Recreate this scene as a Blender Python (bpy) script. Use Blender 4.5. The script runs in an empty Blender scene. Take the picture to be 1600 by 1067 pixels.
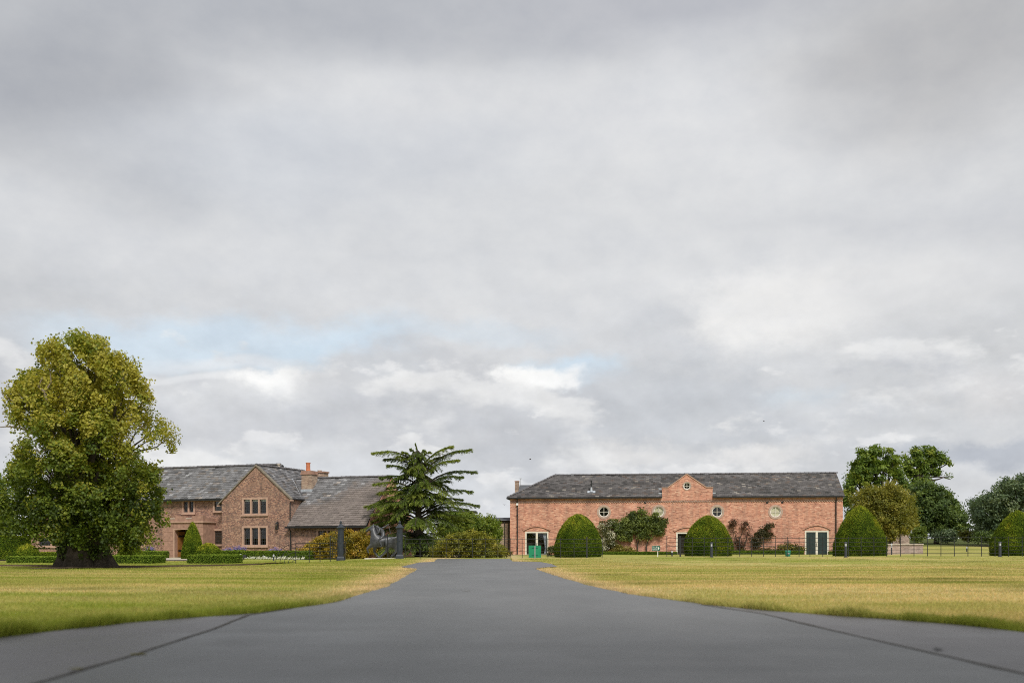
import bpy, bmesh, math, random
import numpy as np
from mathutils import Vector, Matrix
from mathutils.geometry import tessellate_polygon

random.seed(7)
RNG = np.random.default_rng(11)
SC = bpy.context.scene
COL = SC.collection
PI = math.pi

# ------------------------------------------------------------------ camera
F = 35.0 / 36.0 * 1600.0       # focal length in photograph pixels
HOR, CH = 853.0, 0.80          # horizon row of the photograph, camera height
cam_d = bpy.data.cameras.new('camera')
cam = bpy.data.objects.new('camera', cam_d)
COL.objects.link(cam)
cam.location = (0, 0, CH)
cam.rotation_euler = (PI / 2, 0, 0)
cam_d.lens = 35.0
cam_d.sensor_width = 36.0
cam_d.shift_y = (HOR - 533.5) / 1600.0
cam_d.clip_start = 0.1
cam_d.clip_end = 6000
cam_d.dof.use_dof = True
cam_d.dof.focus_distance = 72.0
cam_d.dof.aperture_fstop = 1.2
SC.camera = cam

# ------------------------------------------------------------------ exposure
SC.view_settings.view_transform = 'Standard'
SC.view_settings.look = 'None'
SC.view_settings.exposure = 0.0
SC.view_settings.gamma = 1.0
SC.view_settings.use_curve_mapping = False
SC.cycles.filter_width = 1.05
SC.cycles.use_denoising = False

# ------------------------------------------------------------------ sun and sky
SUN_EL, SUN_AZ = 46.0, 164.0     # azimuth measured from +Y (view direction) towards +X
sun_d = bpy.data.lights.new('sun', 'SUN')
sun_d.energy = 3.3
sun_d.angle = math.radians(11)
sun_d.color = (1.0, 0.955, 0.88)
sun = bpy.data.objects.new('sun', sun_d)
COL.objects.link(sun)
sd = Vector((math.sin(math.radians(SUN_AZ)) * math.cos(math.radians(SUN_EL)),
             math.cos(math.radians(SUN_AZ)) * math.cos(math.radians(SUN_EL)),
             math.sin(math.radians(SUN_EL))))
sun.rotation_euler = (-sd).to_track_quat('-Z', 'Y').to_euler()
sun.location = sd * 200


class NT:
    """small node-tree helper"""
    def __init__(self, tree):
        self.t = tree
        self.n = tree.nodes
        self.l = tree.links

    def new(self, typ, **kw):
        nd = self.n.new(typ)
        for k, v in kw.items():
            setattr(nd, k, v)
        return nd

    def put(self, sock, v):
        if isinstance(v, bpy.types.NodeSocket):
            self.l.new(v, sock)
        else:
            sock.default_value = v

    def math(self, op, a, b=None, c=None, clamp=False):
        nd = self.new('ShaderNodeMath', operation=op, use_clamp=clamp)
        self.put(nd.inputs[0], a)
        if b is not None:
            self.put(nd.inputs[1], b)
        if c is not None:
            self.put(nd.inputs[2], c)
        return nd.outputs[0]

    def mixc(self, fac, a, b, blend='MIX'):
        nd = self.new('ShaderNodeMix', data_type='RGBA', blend_type=blend)
        self.put(nd.inputs[0], fac)
        self.put(nd.inputs[6], a if isinstance(a, bpy.types.NodeSocket) else (*a[:3], 1))
        self.put(nd.inputs[7], b if isinstance(b, bpy.types.NodeSocket) else (*b[:3], 1))
        return nd.outputs[2]

    def smooth(self, v, lo, hi, a=0.0, b=1.0):
        nd = self.new('ShaderNodeMapRange', interpolation_type='SMOOTHSTEP')
        self.put(nd.inputs[0], v)
        nd.inputs[1].default_value = lo
        nd.inputs[2].default_value = hi
        nd.inputs[3].default_value = a
        nd.inputs[4].default_value = b
        return nd.outputs[0]

    def lin(self, v, lo, hi, a=0.0, b=1.0):
        nd = self.new('ShaderNodeMapRange')
        self.put(nd.inputs[0], v)
        nd.inputs[1].default_value = lo
        nd.inputs[2].default_value = hi
        nd.inputs[3].default_value = a
        nd.inputs[4].default_value = b
        return nd.outputs[0]

    def noise(self, vec, scale, detail=4.0, rough=0.55, dist=0.0, color=False):
        nd = self.new('ShaderNodeTexNoise')
        if vec is not None:
            self.put(nd.inputs['Vector'], vec)
        nd.inputs['Scale'].default_value = scale
        nd.inputs['Detail'].default_value = detail
        nd.inputs['Roughness'].default_value = rough
        nd.inputs['Distortion'].default_value = dist
        return nd.outputs['Color' if color else 'Fac']

    def ramp(self, fac, stops, interp='LINEAR'):
        nd = self.new('ShaderNodeValToRGB')
        nd.color_ramp.interpolation = interp
        el = nd.color_ramp.elements
        while len(el) < len(stops):
            el.new(0.5)
        for e, (p, c) in zip(el, stops):
            e.position = p
            e.color = (*c[:3], 1)
        self.put(nd.inputs[0], fac)
        return nd.outputs[0]

    def comb(self, x, y, z):
        nd = self.new('ShaderNodeCombineXYZ')
        for i, v in enumerate((x, y, z)):
            self.put(nd.inputs[i], v)
        return nd.outputs[0]


def build_world():
    w = bpy.data.worlds.new('World')
    SC.world = w
    w.use_nodes = True
    t = w.node_tree
    t.nodes.clear()
    N = NT(t)
    out = N.new('ShaderNodeOutputWorld')
    bg = N.new('ShaderNodeBackground')
    bg.inputs[1].default_value = 0.1
    t.links.new(bg.outputs[0], out.inputs[0])
    sky = N.new('ShaderNodeTexSky', sky_type='NISHITA')
    sky.sun_disc = False
    sky.sun_elevation = math.radians(SUN_EL)
    sky.sun_rotation = math.radians(SUN_AZ)
    tc = N.new('ShaderNodeTexCoord')
    sep = N.new('ShaderNodeSeparateXYZ')
    t.links.new(tc.outputs['Generated'], sep.inputs[0])
    x, y, z = sep.outputs
    az = N.math('ARCTAN2', x, y)
    hyp = N.math('SQRT', N.math('ADD', N.math('MULTIPLY', x, x), N.math('MULTIPLY', y, y)))
    el = N.math('DIVIDE', z, N.math('MAXIMUM', hyp, 0.02))
    # flattened direction for broad layered cloud
    v_str = N.comb(x, y, N.math('MULTIPLY', z, 2.6))
    v_iso = N.comb(x, y, N.math('MULTIPLY', z, 1.5))
    wn = N.new('ShaderNodeSeparateColor')
    t.links.new(N.noise(v_iso, 11.0, 7.0, 0.62, color=True), wn.inputs[0])
    az_w = N.math('ADD', az, N.math('MULTIPLY', N.math('SUBTRACT', wn.outputs[0], 0.5), 0.15))
    el_w = N.math('ADD', el, N.math('MULTIPLY', N.math('SUBTRACT', wn.outputs[1], 0.5), 0.075))
    wn2 = N.new('ShaderNodeSeparateColor')
    t.links.new(N.noise(v_str, 3.0, 4.0, 0.5, color=True), wn2.inputs[0])
    az_s = N.math('ADD', az, N.math('MULTIPLY', N.math('SUBTRACT', wn2.outputs[0], 0.5), 0.35))
    el_s = N.math('ADD', el, N.math('MULTIPLY', N.math('SUBTRACT', wn2.outputs[1], 0.5), 0.14))
    # base layered overcast
    n1 = N.noise(v_str, 2.6, 6.0, 0.5)
    n2 = N.noise(v_iso, 9.0, 6.0, 0.55)
    f = N.math('ADD', N.math('MULTIPLY', n1, 0.75), N.math('MULTIPLY', n2, 0.25))
    col = N.ramp(f, [(0.34, (0.46, 0.475, 0.50)), (0.5, (0.60, 0.612, 0.63)), (0.66, (0.74, 0.748, 0.755))])

    def blob(px, py, rx, ry, soft, warped=True):
        a0 = math.atan((px - 800) / F)
        e0 = (HOR - py) / F * math.cos(a0)
        a, e = (az_w, el_w) if warped else (az_s, el_s)
        da = N.math('DIVIDE', N.math('SUBTRACT', a, a0), rx / F)
        de = N.math('DIVIDE', N.math('SUBTRACT', e, e0), ry / F)
        d = N.math('SQRT', N.math('ADD', N.math('MULTIPLY', da, da), N.math('MULTIPLY', de, de)))
        return N.smooth(d, 1.0 + soft, 1.0 - soft)

    def paint(col, px, py, rx, ry, soft, c, s, warped=True):
        return N.mixc(N.math('MULTIPLY', blob(px, py, rx, ry, soft, warped), s), col, c)

    # broad soft banks
    for b in [(900, 190, 620, 120, 0.9, (0.72, 0.725, 0.74), 0.75), (1200, 300, 420, 90, 0.9, (0.72, 0.725, 0.735), 0.6),
              (420, 10, 380, 60, 0.9, (0.44, 0.455, 0.49), 0.85), (1050, 5, 330, 60, 0.9, (0.45, 0.46, 0.50), 0.85),
              (20, 120, 220, 170, 0.9, (0.37, 0.385, 0.42), 0.85), (1560, 70, 260, 120, 0.9, (0.43, 0.43, 0.44), 0.85),
              (480, 270, 240, 70, 0.9, (0.58, 0.61, 0.66), 0.6), (300, 400, 420, 50, 0.9, (0.70, 0.71, 0.73), 0.6),
              (1500, 340, 330, 26, 0.9, (0.56, 0.57, 0.60), 0.55), (1300, 470, 420, 70, 0.9, (0.74, 0.74, 0.75), 0.6)]:
        col = paint(col, *b, warped=False)
    col = paint(col, 900, 560, 1300, 190, 0.9, (0.67, 0.68, 0.695), 0.5, warped=False)
    # openings to the blue
    blue = N.mixc(0.86, N.mixc(1.0, sky.outputs[0], (0.1, 0.1, 0.1), 'MULTIPLY'), (0.66, 0.765, 0.85))
    cover = None
    for b in [(330, 542, 240, 38, 0.5, 0.8), (560, 555, 110, 42, 0.5, 0.75), (895, 582, 76, 26, 0.5, 0.85), (1235, 620, 60, 14, 0.8, 0.45),
              (700, 520, 150, 18, 0.8, 0.4)]:
        m = N.math('MULTIPLY', blob(*b[:5]), b[5])
        col = N.mixc(m, col, blue)
    # streaks of thin cloud over the blue
    for b in [(330, 562, 140, 9, 0.6, (0.72, 0.75, 0.78), 0.8, False), (250, 580, 70, 7, 0.6, (0.78, 0.79, 0.80), 0.8, False)]:
        col = paint(col, *b[:7], warped=b[7])
    # cumulus: grey undersides and bright heads
    for b in [(470, 612, 90, 30, 0.30, (0.90, 0.90, 0.89), 1.0), (340, 640, 120, 26, 0.6, (0.74, 0.75, 0.76), 0.8),
              (420, 668, 240, 30, 0.7, (0.60, 0.61, 0.635), 0.75),
              (640, 602, 150, 62, 0.30, (0.585, 0.595, 0.615), 0.9), (560, 660, 190, 42, 0.6, (0.57, 0.585, 0.615), 0.8),
              (836, 592, 56, 20, 0.45, (0.93, 0.925, 0.91), 0.95), (840, 624, 90, 16, 0.7, (0.60, 0.61, 0.635), 0.9),
              (1210, 480, 130, 55, 0.45, (0.83, 0.825, 0.815), 0.85), (1330, 455, 170, 50, 0.8, (0.77, 0.765, 0.76), 0.6),
              (1010, 520, 90, 40, 0.7, (0.60, 0.615, 0.64), 0.7),
              (1050, 630, 170, 64, 0.30, (0.555, 0.575, 0.605), 0.9), (1280, 660, 190, 30, 0.8, (0.58, 0.60, 0.63), 0.6),
              (1520, 560, 160, 90, 0.9, (0.58, 0.59, 0.60), 0.6), (1560, 610, 80, 28, 0.7, (0.72, 0.71, 0.71), 0.6),
              (1190, 705, 60, 20, 0.5, (0.80, 0.79, 0.78), 0.8), (1000, 712, 80, 20, 0.6, (0.74, 0.73, 0.72), 0.75),
              (740, 640, 60, 18, 0.7, (0.75, 0.755, 0.76), 0.6), (790, 690, 50, 14, 0.7, (0.74, 0.74, 0.745), 0.6),
              (1550, 705, 170, 20, 0.6, (0.43, 0.46, 0.515), 0.8), (60, 660, 150, 60, 0.8, (0.50, 0.52, 0.56), 0.7),
              (640, 760, 500, 40, 0.9, (0.66, 0.68, 0.71), 0.7), (1550, 770, 140, 30, 0.8, (0.60, 0.61, 0.63), 0.6)]:
        col = paint(col, *b)
    # crisp-edged cumulus low in the sky: pale lit heads over grey bodies
    def shift0(vec, d):
        va = N.new('ShaderNodeVectorMath', operation='ADD')
        N.l.new(vec, va.inputs[0])
        va.inputs[1].default_value = d
        return va.outputs[0]
    v_cu = N.comb(x, y, N.math('MULTIPLY', z, 2.1))
    for sc, off, lo, dz, body, head, s in ((4.6, (5.1, 1.7, 0.2), 0.50, 0.040, (0.535, 0.55, 0.58), (0.80, 0.80, 0.795), 0.75),
                                           (9.5, (8.4, 2.2, 0.3), 0.585, 0.022, (0.62, 0.635, 0.655), (0.85, 0.845, 0.84), 0.5)):
        base_v = shift0(v_cu, off)
        bias = N.math('ADD', N.smooth(el, 0.27, 0.16, -0.30, 0.0), N.smooth(el, 0.02, 0.06, -0.05, 0.0))
        na = N.math('ADD', N.noise(base_v, sc, 9.0, 0.55), bias)
        nb = N.math('ADD', N.noise(shift0(base_v, (0.25 * dz, 0, dz)), sc, 9.0, 0.55), bias)
        ma = N.smooth(na, lo, lo + 0.055)
        mb = N.smooth(nb, lo - 0.02, lo + 0.10)
        cc = N.mixc(mb, head, body)
        col = N.mixc(N.math('MULTIPLY', ma, s), col, cc)
    # billowing relief: each puff is lighter on the side towards the light
    def shifted(d):
        va = N.new('ShaderNodeVectorMath', operation='ADD')
        N.l.new(v_iso, va.inputs[0])
        va.inputs[1].default_value = d
        return va.outputs[0]
    for sc, dz, k in ((17.0, 0.014, 0.40),):
        na = N.noise(v_iso, sc, 8.0, 0.58)
        nb = N.noise(shifted((0.3 * dz, 0, dz)), sc, 8.0, 0.58)
        em = N.math('MULTIPLY', N.math('SUBTRACT', na, nb), k)
        low = N.smooth(el, 0.34, 0.10, 0.10, 1.0)
        g = N.math('ADD', N.math('MULTIPLY', em, low), 1.0)
        col = N.mixc(1.0, col, N.comb(g, g, g), 'MULTIPLY')
    # fine modelling of cloud masses
    n3 = N.noise(v_iso, 22.0, 7.0, 0.6)
    col = N.mixc(1.0, col, N.ramp(n3, [(0.3, (0.95, 0.955, 0.965)), (0.7, (1.05, 1.045, 1.035))]), 'MULTIPLY')
    col10 = N.mixc(1.0, col, (10.45, 10.5, 10.55), 'MULTIPLY')
    t.links.new(col10, bg.inputs[0])


build_world()


# ------------------------------------------------------------------ object helpers
def link(o, parent=None):
    COL.objects.link(o)
    if parent is not None:
        o.parent = parent
    return o


def tag(o, label=None, cat=None, group=None, kind=None):
    if label:
        o['label'] = label
    if cat:
        o['category'] = cat
    if group:
        o['group'] = group
    if kind:
        o['kind'] = kind
    return o


def empty(name, loc, rz=0.0):
    o = bpy.data.objects.new(name, None)
    o.empty_display_size = 0.3
    o.location = loc
    o.rotation_euler = (0, 0, rz)
    return link(o)


def np_mesh(name, V, Fc, mat, parent=None, cols=None, smooth=False):
    V = np.asarray(V, dtype=np.float32).reshape(-1, 3)
    Fc = np.asarray(Fc, dtype=np.int32)
    k = Fc.shape[1]
    me = bpy.data.meshes.new(name)
    me.vertices.add(len(V))
    me.vertices.foreach_set('co', V.ravel())
    me.loops.add(Fc.size)
    me.loops.foreach_set('vertex_index', Fc.ravel())
    me.polygons.add(len(Fc))
    me.polygons.foreach_set('loop_start', np.arange(0, Fc.size, k, dtype=np.int32))
    if smooth:
        me.polygons.foreach_set('use_smooth', np.ones(len(Fc), dtype=bool))
    me.update(calc_edges=True)
    if cols is not None:
        a = me.color_attributes.new('Col', 'FLOAT_COLOR', 'POINT')
        c = np.ones((len(V), 4), dtype=np.float32)
        c[:, :3] = cols
        a.data.foreach_set('color', c.ravel())
    if mat:
        me.materials.append(mat)
    return link(bpy.data.objects.new(name, me), parent)


class MB:
    """collects shapes into one mesh"""
    def __init__(self):
        self.v, self.f = [], []

    def add(self, vs, fs):
        o = len(self.v)
        self.v += [tuple(p) for p in vs]
        self.f += [tuple(i + o for i in f) for f in fs]
        return self

    def box(self, x0, x1, y0, y1, z0, z1, taper=0.0):
        t = taper
        vs = [(x0, y0, z0), (x1, y0, z0), (x1, y1, z0), (x0, y1, z0),
              (x0 + t, y0 + t, z1), (x1 - t, y0 + t, z1), (x1 - t, y1 - t, z1), (x0 + t, y1 - t, z1)]
        return self.add(vs, [(3, 2, 1, 0), (4, 5, 6, 7), (0, 1, 5, 4), (1, 2, 6, 5), (2, 3, 7, 6), (3, 0, 4, 7)])

    def tube(self, pts, rad, n=8, cap=True):
        pts = [Vector(p) for p in pts]
        if not hasattr(rad, '__len__'):
            rad = [rad] * len(pts)
        vs, fs = [], []
        for i, p in enumerate(pts):
            d = (pts[min(i + 1, len(pts) - 1)] - pts[max(i - 1, 0)])
            d = d.normalized() if d.length > 1e-6 else Vector((0, 0, 1))
            a = d.cross(Vector((0.13, 0.97, 0.21)) if abs(d.y) < 0.9 else Vector((1, 0, 0))).normalized()
            b = d.cross(a)
            for k in range(n):
                th = 2 * PI * k / n
                vs.append(p + (a * math.cos(th) + b * math.sin(th)) * rad[i])
        for i in range(len(pts) - 1):
            for k in range(n):
                k2 = (k + 1) % n
                fs.append((i * n + k, i * n + k2, (i + 1) * n + k2, (i + 1) * n + k))
        if cap:
            fs.append(tuple(range(n))[::-1])
            fs.append(tuple((len(pts) - 1) * n + k for k in range(n)))
        return self.add(vs, fs)

    def lathe(self, prof, n=16, c=(0, 0, 0)):
        """prof: (r, z) from bottom to top, round the z axis"""
        vs, fs = [], []
        for r, z in prof:
            for k in range(n):
                th = 2 * PI * k / n
                vs.append((c[0] + r * math.cos(th), c[1] + r * math.sin(th), c[2] + z))
        for i in range(len(prof) - 1):
            for k in range(n):
                k2 = (k + 1) % n
                fs.append((i * n + k, i * n + k2, (i + 1) * n + k2, (i + 1) * n + k))
        fs.append(tuple(range(n))[::-1])
        fs.append(tuple((len(prof) - 1) * n + k for k in range(n)))
        return self.add(vs, fs)

    def ring(self, cx, cz, r0, r1, y0, y1, n=32, a0=0.0, a1=2 * PI):
        """flat ring or arch in the x-z plane between depths y0 (front) and y1"""
        full = abs(a1 - a0 - 2 * PI) < 1e-6
        m = n if full else n + 1
        vs, fs = [], []
        for k in range(m):
            th = a0 + (a1 - a0) * k / n
            c, s = math.cos(th), math.sin(th)
            vs += [(cx + r0 * c, y0, cz + r0 * s), (cx + r1 * c, y0, cz + r1 * s),
                   (cx + r1 * c, y1, cz + r1 * s), (cx + r0 * c, y1, cz + r0 * s)]
        for k in range(n):
            a, b = 4 * k, 4 * ((k + 1) % m)
            for j in range(4):
                j2 = (j + 1) % 4
                fs.append((a + j, a + j2, b + j2, b + j))
        if not full:
            fs.append((0, 1, 2, 3))
            e = 4 * (m - 1)
            fs.append((e + 3, e + 2, e + 1, e))
        return self.add(vs, fs)

    def disc(self, cx, cz, r, y0, y1, n=28):
        vs = []
        for y in (y0, y1):
            for k in range(n):
                th = 2 * PI * k / n
                vs.append((cx + r * math.cos(th), y, cz + r * math.sin(th)))
        fs = [tuple(range(n)), tuple(range(n, 2 * n))[::-1]]
        for k in range(n):
            k2 = (k + 1) % n
            fs.append((k, k2, n + k2, n + k))
        return self.add(vs, fs)

    def solid(self, outline, holes, P, A, B, D):
        """extruded polygon with holes: P + a*A + b*B, thickness vector D"""
        loops = [outline] + list(holes)
        P, A, B, D = Vector(P), Vector(A), Vector(B), Vector(D)
        flat = [p for lp in loops for p in lp]
        tris = tessellate_polygon([[Vector((a, b, 0)) for a, b in lp] for lp in loops])
        n = len(flat)
        vs = [P + A * a + B * b for a, b in flat] + [P + A * a + B * b + D for a, b in flat]
        fs = [tuple(t) for t in tris] + [tuple(i + n for i in t[::-1]) for t in tris]
        o = 0
        for lp in loops:
            m = len(lp)
            for i in range(m):
                j = (i + 1) % m
                fs.append((o + i, o + j, o + j + n, o + i + n))
            o += m
        return self.add(vs, fs)

    def build(self, name, mat, parent=None, smooth=False):
        me = bpy.data.meshes.new(name)
        me.from_pydata(self.v, [], self.f)
        bm = bmesh.new()
        bm.from_mesh(me)
        bmesh.ops.recalc_face_normals(bm, faces=bm.faces)
        bm.to_mesh(me)
        bm.free()
        if smooth:
            for p in me.polygons:
                p.use_smooth = True
        if mat:
            me.materials.append(mat)
        me.update()
        return link(bpy.data.objects.new(name, me), parent)


def copy_tree(o, parent=None):
    c = o.copy()
    COL.objects.link(c)
    if parent is not None:
        c.parent = parent
    for ch in list(o.children):
        copy_tree(ch, c)
    return c


# ------------------------------------------------------------------ photograph -> place
def XP(px, D):
    return (px - 800.0) / F * D


def ZP(py, D):
    return CH + (HOR - py) / F * D


def GP(px, py):
    """point of the flat ground seen at a photograph pixel"""
    D = CH * F / (py - HOR)
    return XP(px, D), D


class Frame:
    """a building's own axes: u along the front, v back, w up"""
    def __init__(self, X, Y, ang):
        self.o, self.a = (X, Y), ang

    def pix(self, px, py, v=0.0):
        dx, dy, dz = (px - 800) / F, 1.0, (HOR - py) / F
        c, s = math.cos(-self.a), math.sin(-self.a)
        ox, oy = -self.o[0], -self.o[1]
        lx, ly = c * ox - s * oy, s * ox + c * oy
        mx, my = c * dx - s * dy, s * dx + c * dy
        t = (v - ly) / my
        return lx + mx * t, CH + dz * t

    def world(self, u, v, w=0.0):
        c, s = math.cos(self.a), math.sin(self.a)
        return self.o[0] + c * u - s * v, self.o[1] + s * u + c * v, w


# ------------------------------------------------------------------ numeric noise
def vnoise(x, y, seed=0):
    xi, yi = np.floor(x).astype(np.int64), np.floor(y).astype(np.int64)
    fx, fy = x - xi, y - yi
    fx, fy = fx * fx * (3 - 2 * fx), fy * fy * (3 - 2 * fy)

    def h(a, b):
        n = (a * 374761393 + b * 668265263 + seed * 974711) & 0x7fffffff
        n = ((n ^ (n >> 13)) * 1274126177) & 0x7fffffff
        return ((n ^ (n >> 16)) & 0xffff) / 65535.0
    return ((h(xi, yi) * (1 - fx) + h(xi + 1, yi) * fx) * (1 - fy)
            + (h(xi, yi + 1) * (1 - fx) + h(xi + 1, yi + 1) * fx) * fy)


def fbm(x, y, seed=0, oct=4):
    v, a, s = 0.0, 0.5, 0.0
    for o in range(oct):
        v = v + a * vnoise(x * 2 ** o, y * 2 ** o, seed + o)
        s += a
        a *= 0.55
    return v / s


def sstep(x, a, b):
    t = np.clip((x - a) / (b - a), 0, 1)
    return t * t * (3 - 2 * t)


# ------------------------------------------------------------------ materials
def mat_new(name):
    m = bpy.data.materials.new(name)
    m.use_nodes = True
    m.node_tree.nodes.clear()
    N = NT(m.node_tree)
    out = N.new('ShaderNodeOutputMaterial')
    return m, N, out


def principled(N, base, rough=0.7, metal=0.0, spec=0.4, bump=None, bstr=0.3, bdist=0.02):
    p = N.new('ShaderNodeBsdfPrincipled')
    N.put(p.inputs['Base Color'], base if isinstance(base, bpy.types.NodeSocket) else (*base[:3], 1))
    N.put(p.inputs['Roughness'], rough)
    p.inputs['Metallic'].default_value = metal
    p.inputs['Specular IOR Level'].default_value = spec
    if bump is not None:
        b = N.new('ShaderNodeBump')
        b.inputs['Strength'].default_value = bstr
        b.inputs['Distance'].default_value = bdist
        N.put(b.inputs['Height'], bump)
        N.l.new(b.outputs[0], p.inputs['Normal'])
    return p


def simple(name, c, rough=0.6, metal=0.0, spec=0.4, var=0.2, scale=6.0):
    """paint, stone, metal: base colour with grain and wear"""
    m, N, out = mat_new(name)
    tc = N.new('ShaderNodeTexCoord')
    n = N.noise(tc.outputs['Object'], scale, 6, 0.65)
    lo = tuple(max(0, k * (1 - var)) for k in c)
    hi = tuple(min(1, k * (1 + var)) for k in c)
    base = N.ramp(n, [(0.3, lo), (0.7, hi)])
    p = principled(N, base, N.lin(n, 0.3, 0.7, max(0.05, rough - 0.08), min(1, rough + 0.1)), metal, spec, n, 0.15, 0.01)
    N.l.new(p.outputs[0], out.inputs[0])
    return m


def leaf_mat(name, trans=0.35, rough=0.55, spec=0.3):
    m, N, out = mat_new(name)
    a = N.new('ShaderNodeVertexColor', layer_name='Col')
    p = principled(N, a.outputs[0], rough, 0, spec)
    tr = N.new('ShaderNodeBsdfTranslucent')
    N.l.new(N.mixc(1.0, a.outputs[0], (1.25, 1.2, 0.7), 'MULTIPLY'), tr.inputs[0])
    mx = N.new('ShaderNodeMixShader')
    mx.inputs[0].default_value = trans
    N.l.new(p.outputs[0], mx.inputs[1])
    N.l.new(tr.outputs[0], mx.inputs[2])
    N.l.new(mx.outputs[0], out.inputs[0])
    return m


def brick_mat(name, stops, mortar, bw=0.225, bh=0.075, mott=0.35, weather=0.25):
    m, N, out = mat_new(name)
    tc = N.new('ShaderNodeTexCoord')
    sp = N.new('ShaderNodeSeparateXYZ')
    N.l.new(tc.outputs['Object'], sp.inputs[0])
    u = N.math('ADD', sp.outputs[0], sp.outputs[1])
    w = sp.outputs[2]
    vec = N.comb(u, w, 0.0)
    br = N.new('ShaderNodeTexBrick', offset=0.5)
    N.l.new(vec, br.inputs['Vector'])
    br.inputs['Scale'].default_value = 1.0
    br.inputs['Brick Width'].default_value = bw
    br.inputs['Row Height'].default_value = bh
    br.inputs['Mortar Size'].default_value = 0.007
    br.inputs['Mortar Smooth'].default_value = 0.1
    row = N.math('FLOOR', N.math('DIVIDE', w, bh))
    par = N.math('MODULO', N.math('ABSOLUTE', row), 2.0)
    cell = N.math('FLOOR', N.math('ADD', N.math('DIVIDE', u, bw), N.math('MULTIPLY', par, 0.5)))
    wn = N.new('ShaderNodeTexWhiteNoise', noise_dimensions='2D')
    N.l.new(N.comb(cell, row, 0.0), wn.inputs['Vector'])
    # colour batches: several bricks in one firing colour, plus each brick's own
    wn2 = N.new('ShaderNodeTexWhiteNoise', noise_dimensions='2D')
    N.l.new(N.comb(N.math('FLOOR', N.math('DIVIDE', N.math('ADD', cell, par), 1.0)), N.math('FLOOR', N.math('DIVIDE', row, 2.0)), 0.0), wn2.inputs['Vector'])
    fac = N.math('ADD', N.math('MULTIPLY', wn.outputs['Value'], 1 - mott), N.math('MULTIPLY', wn2.outputs['Value'], mott))
    base = N.ramp(fac, stops)
    wz = N.noise(vec, 0.7, 5, 0.6)
    base = N.mixc(1.0, base, N.ramp(wz, [(0.3, (1 - weather,) * 3), (0.7, (1 + weather * 0.6,) * 3)]), 'MULTIPLY')
    st = N.noise(N.comb(N.math('MULTIPLY', u, 1.6), N.math('MULTIPLY', w, 0.22), 0.0), 1.3, 5, 0.65)
    base = N.mixc(1.0, base, N.ramp(st, [(0.34, (0.74, 0.74, 0.75)), (0.52, (1.0, 1.0, 1.0)), (0.72, (1.1, 1.08, 1.06))]), 'MULTIPLY')
    base = N.mixc(br.outputs['Fac'], base, mortar)
    hgt = N.math('SUBTRACT', N.math('MULTIPLY', wn.outputs['Value'], 0.35), br.outputs['Fac'])
    p = principled(N, base, 0.88, 0, 0.2, hgt, 0.6, 0.012)
    N.l.new(p.outputs[0], out.inputs[0])
    return m


def attr_mat(name, rough=0.6, spec=0.4, nscale=12.0, nvar=0.2):
    m, N, out = mat_new(name)
    a = N.new('ShaderNodeVertexColor', layer_name='Col')
    tc = N.new('ShaderNodeTexCoord')
    n = N.noise(tc.outputs['Object'], nscale, 5, 0.65)
    base = N.mixc(1.0, a.outputs[0], N.ramp(n, [(0.3, (1 - nvar,) * 3), (0.7, (1 + nvar,) * 3)]), 'MULTIPLY')
    p = principled(N, base, rough, 0, spec, n, 0.2, 0.01)
    N.l.new(p.outputs[0], out.inputs[0])
    return m


def glass_mat(name):
    m, N, out = mat_new(name)
    tr = N.new('ShaderNodeBsdfTransparent')
    tr.inputs[0].default_value = (0.93, 0.94, 0.93, 1)
    gl = N.new('ShaderNodeBsdfGlossy')
    gl.inputs['Roughness'].default_value = 0.03
    lw = N.new('ShaderNodeLayerWeight')
    lw.inputs[0].default_value = 0.5
    mx = N.new('ShaderNodeMixShader')
    N.l.new(N.math('MULTIPLY_ADD', N.math('POWER', lw.outputs['Facing'], 4.0), 0.8, 0.04), mx.inputs[0])
    N.l.new(tr.outputs[0], mx.inputs[1])
    N.l.new(gl.outputs[0], mx.inputs[2])
    N.l.new(mx.outputs[0], out.inputs[0])
    return m


def asphalt_mat(name, c0, c1, streak=True):
    m, N, out = mat_new(name)
    tc = N.new('ShaderNodeTexCoord')
    P = tc.outputs['Object']
    fine = N.noise(P, 60.0, 3, 0.7)
    mid = N.noise(P, 1.6, 6, 0.62)
    mp = N.new('ShaderNodeMapping')
    N.l.new(P, mp.inputs[0])
    mp.inputs['Scale'].default_value = (0.5, 0.16, 1)
    lng = N.noise(mp.outputs[0], 1.6, 5, 0.6)
    mp2 = N.new('ShaderNodeMapping')
    N.l.new(P, mp2.inputs[0])
    mp2.inputs['Scale'].default_value = (0.16, 1.1, 1)
    crs = N.noise(mp2.outputs[0], 0.9, 5, 0.65)
    f = N.math('ADD', N.math('ADD', N.math('MULTIPLY', fine, 0.3), N.math('MULTIPLY', mid, 0.25)),
               N.math('ADD', N.math('MULTIPLY', lng, 0.25), N.math('MULTIPLY', crs, 0.2)))
    base = N.ramp(f, [(0.40, c0), (0.60, c1)])
    rg = N.lin(N.math('ADD', N.math('MULTIPLY', mid, 0.5), N.math('MULTIPLY', crs, 0.5)), 0.35, 0.65, 0.40, 0.60)
    p = principled(N, base, rg, 0, 0.40, N.noise(P, 90.0, 2, 0.8), 0.12, 0.005)
    N.l.new(p.outputs[0], out.inputs[0])
    return m


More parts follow.
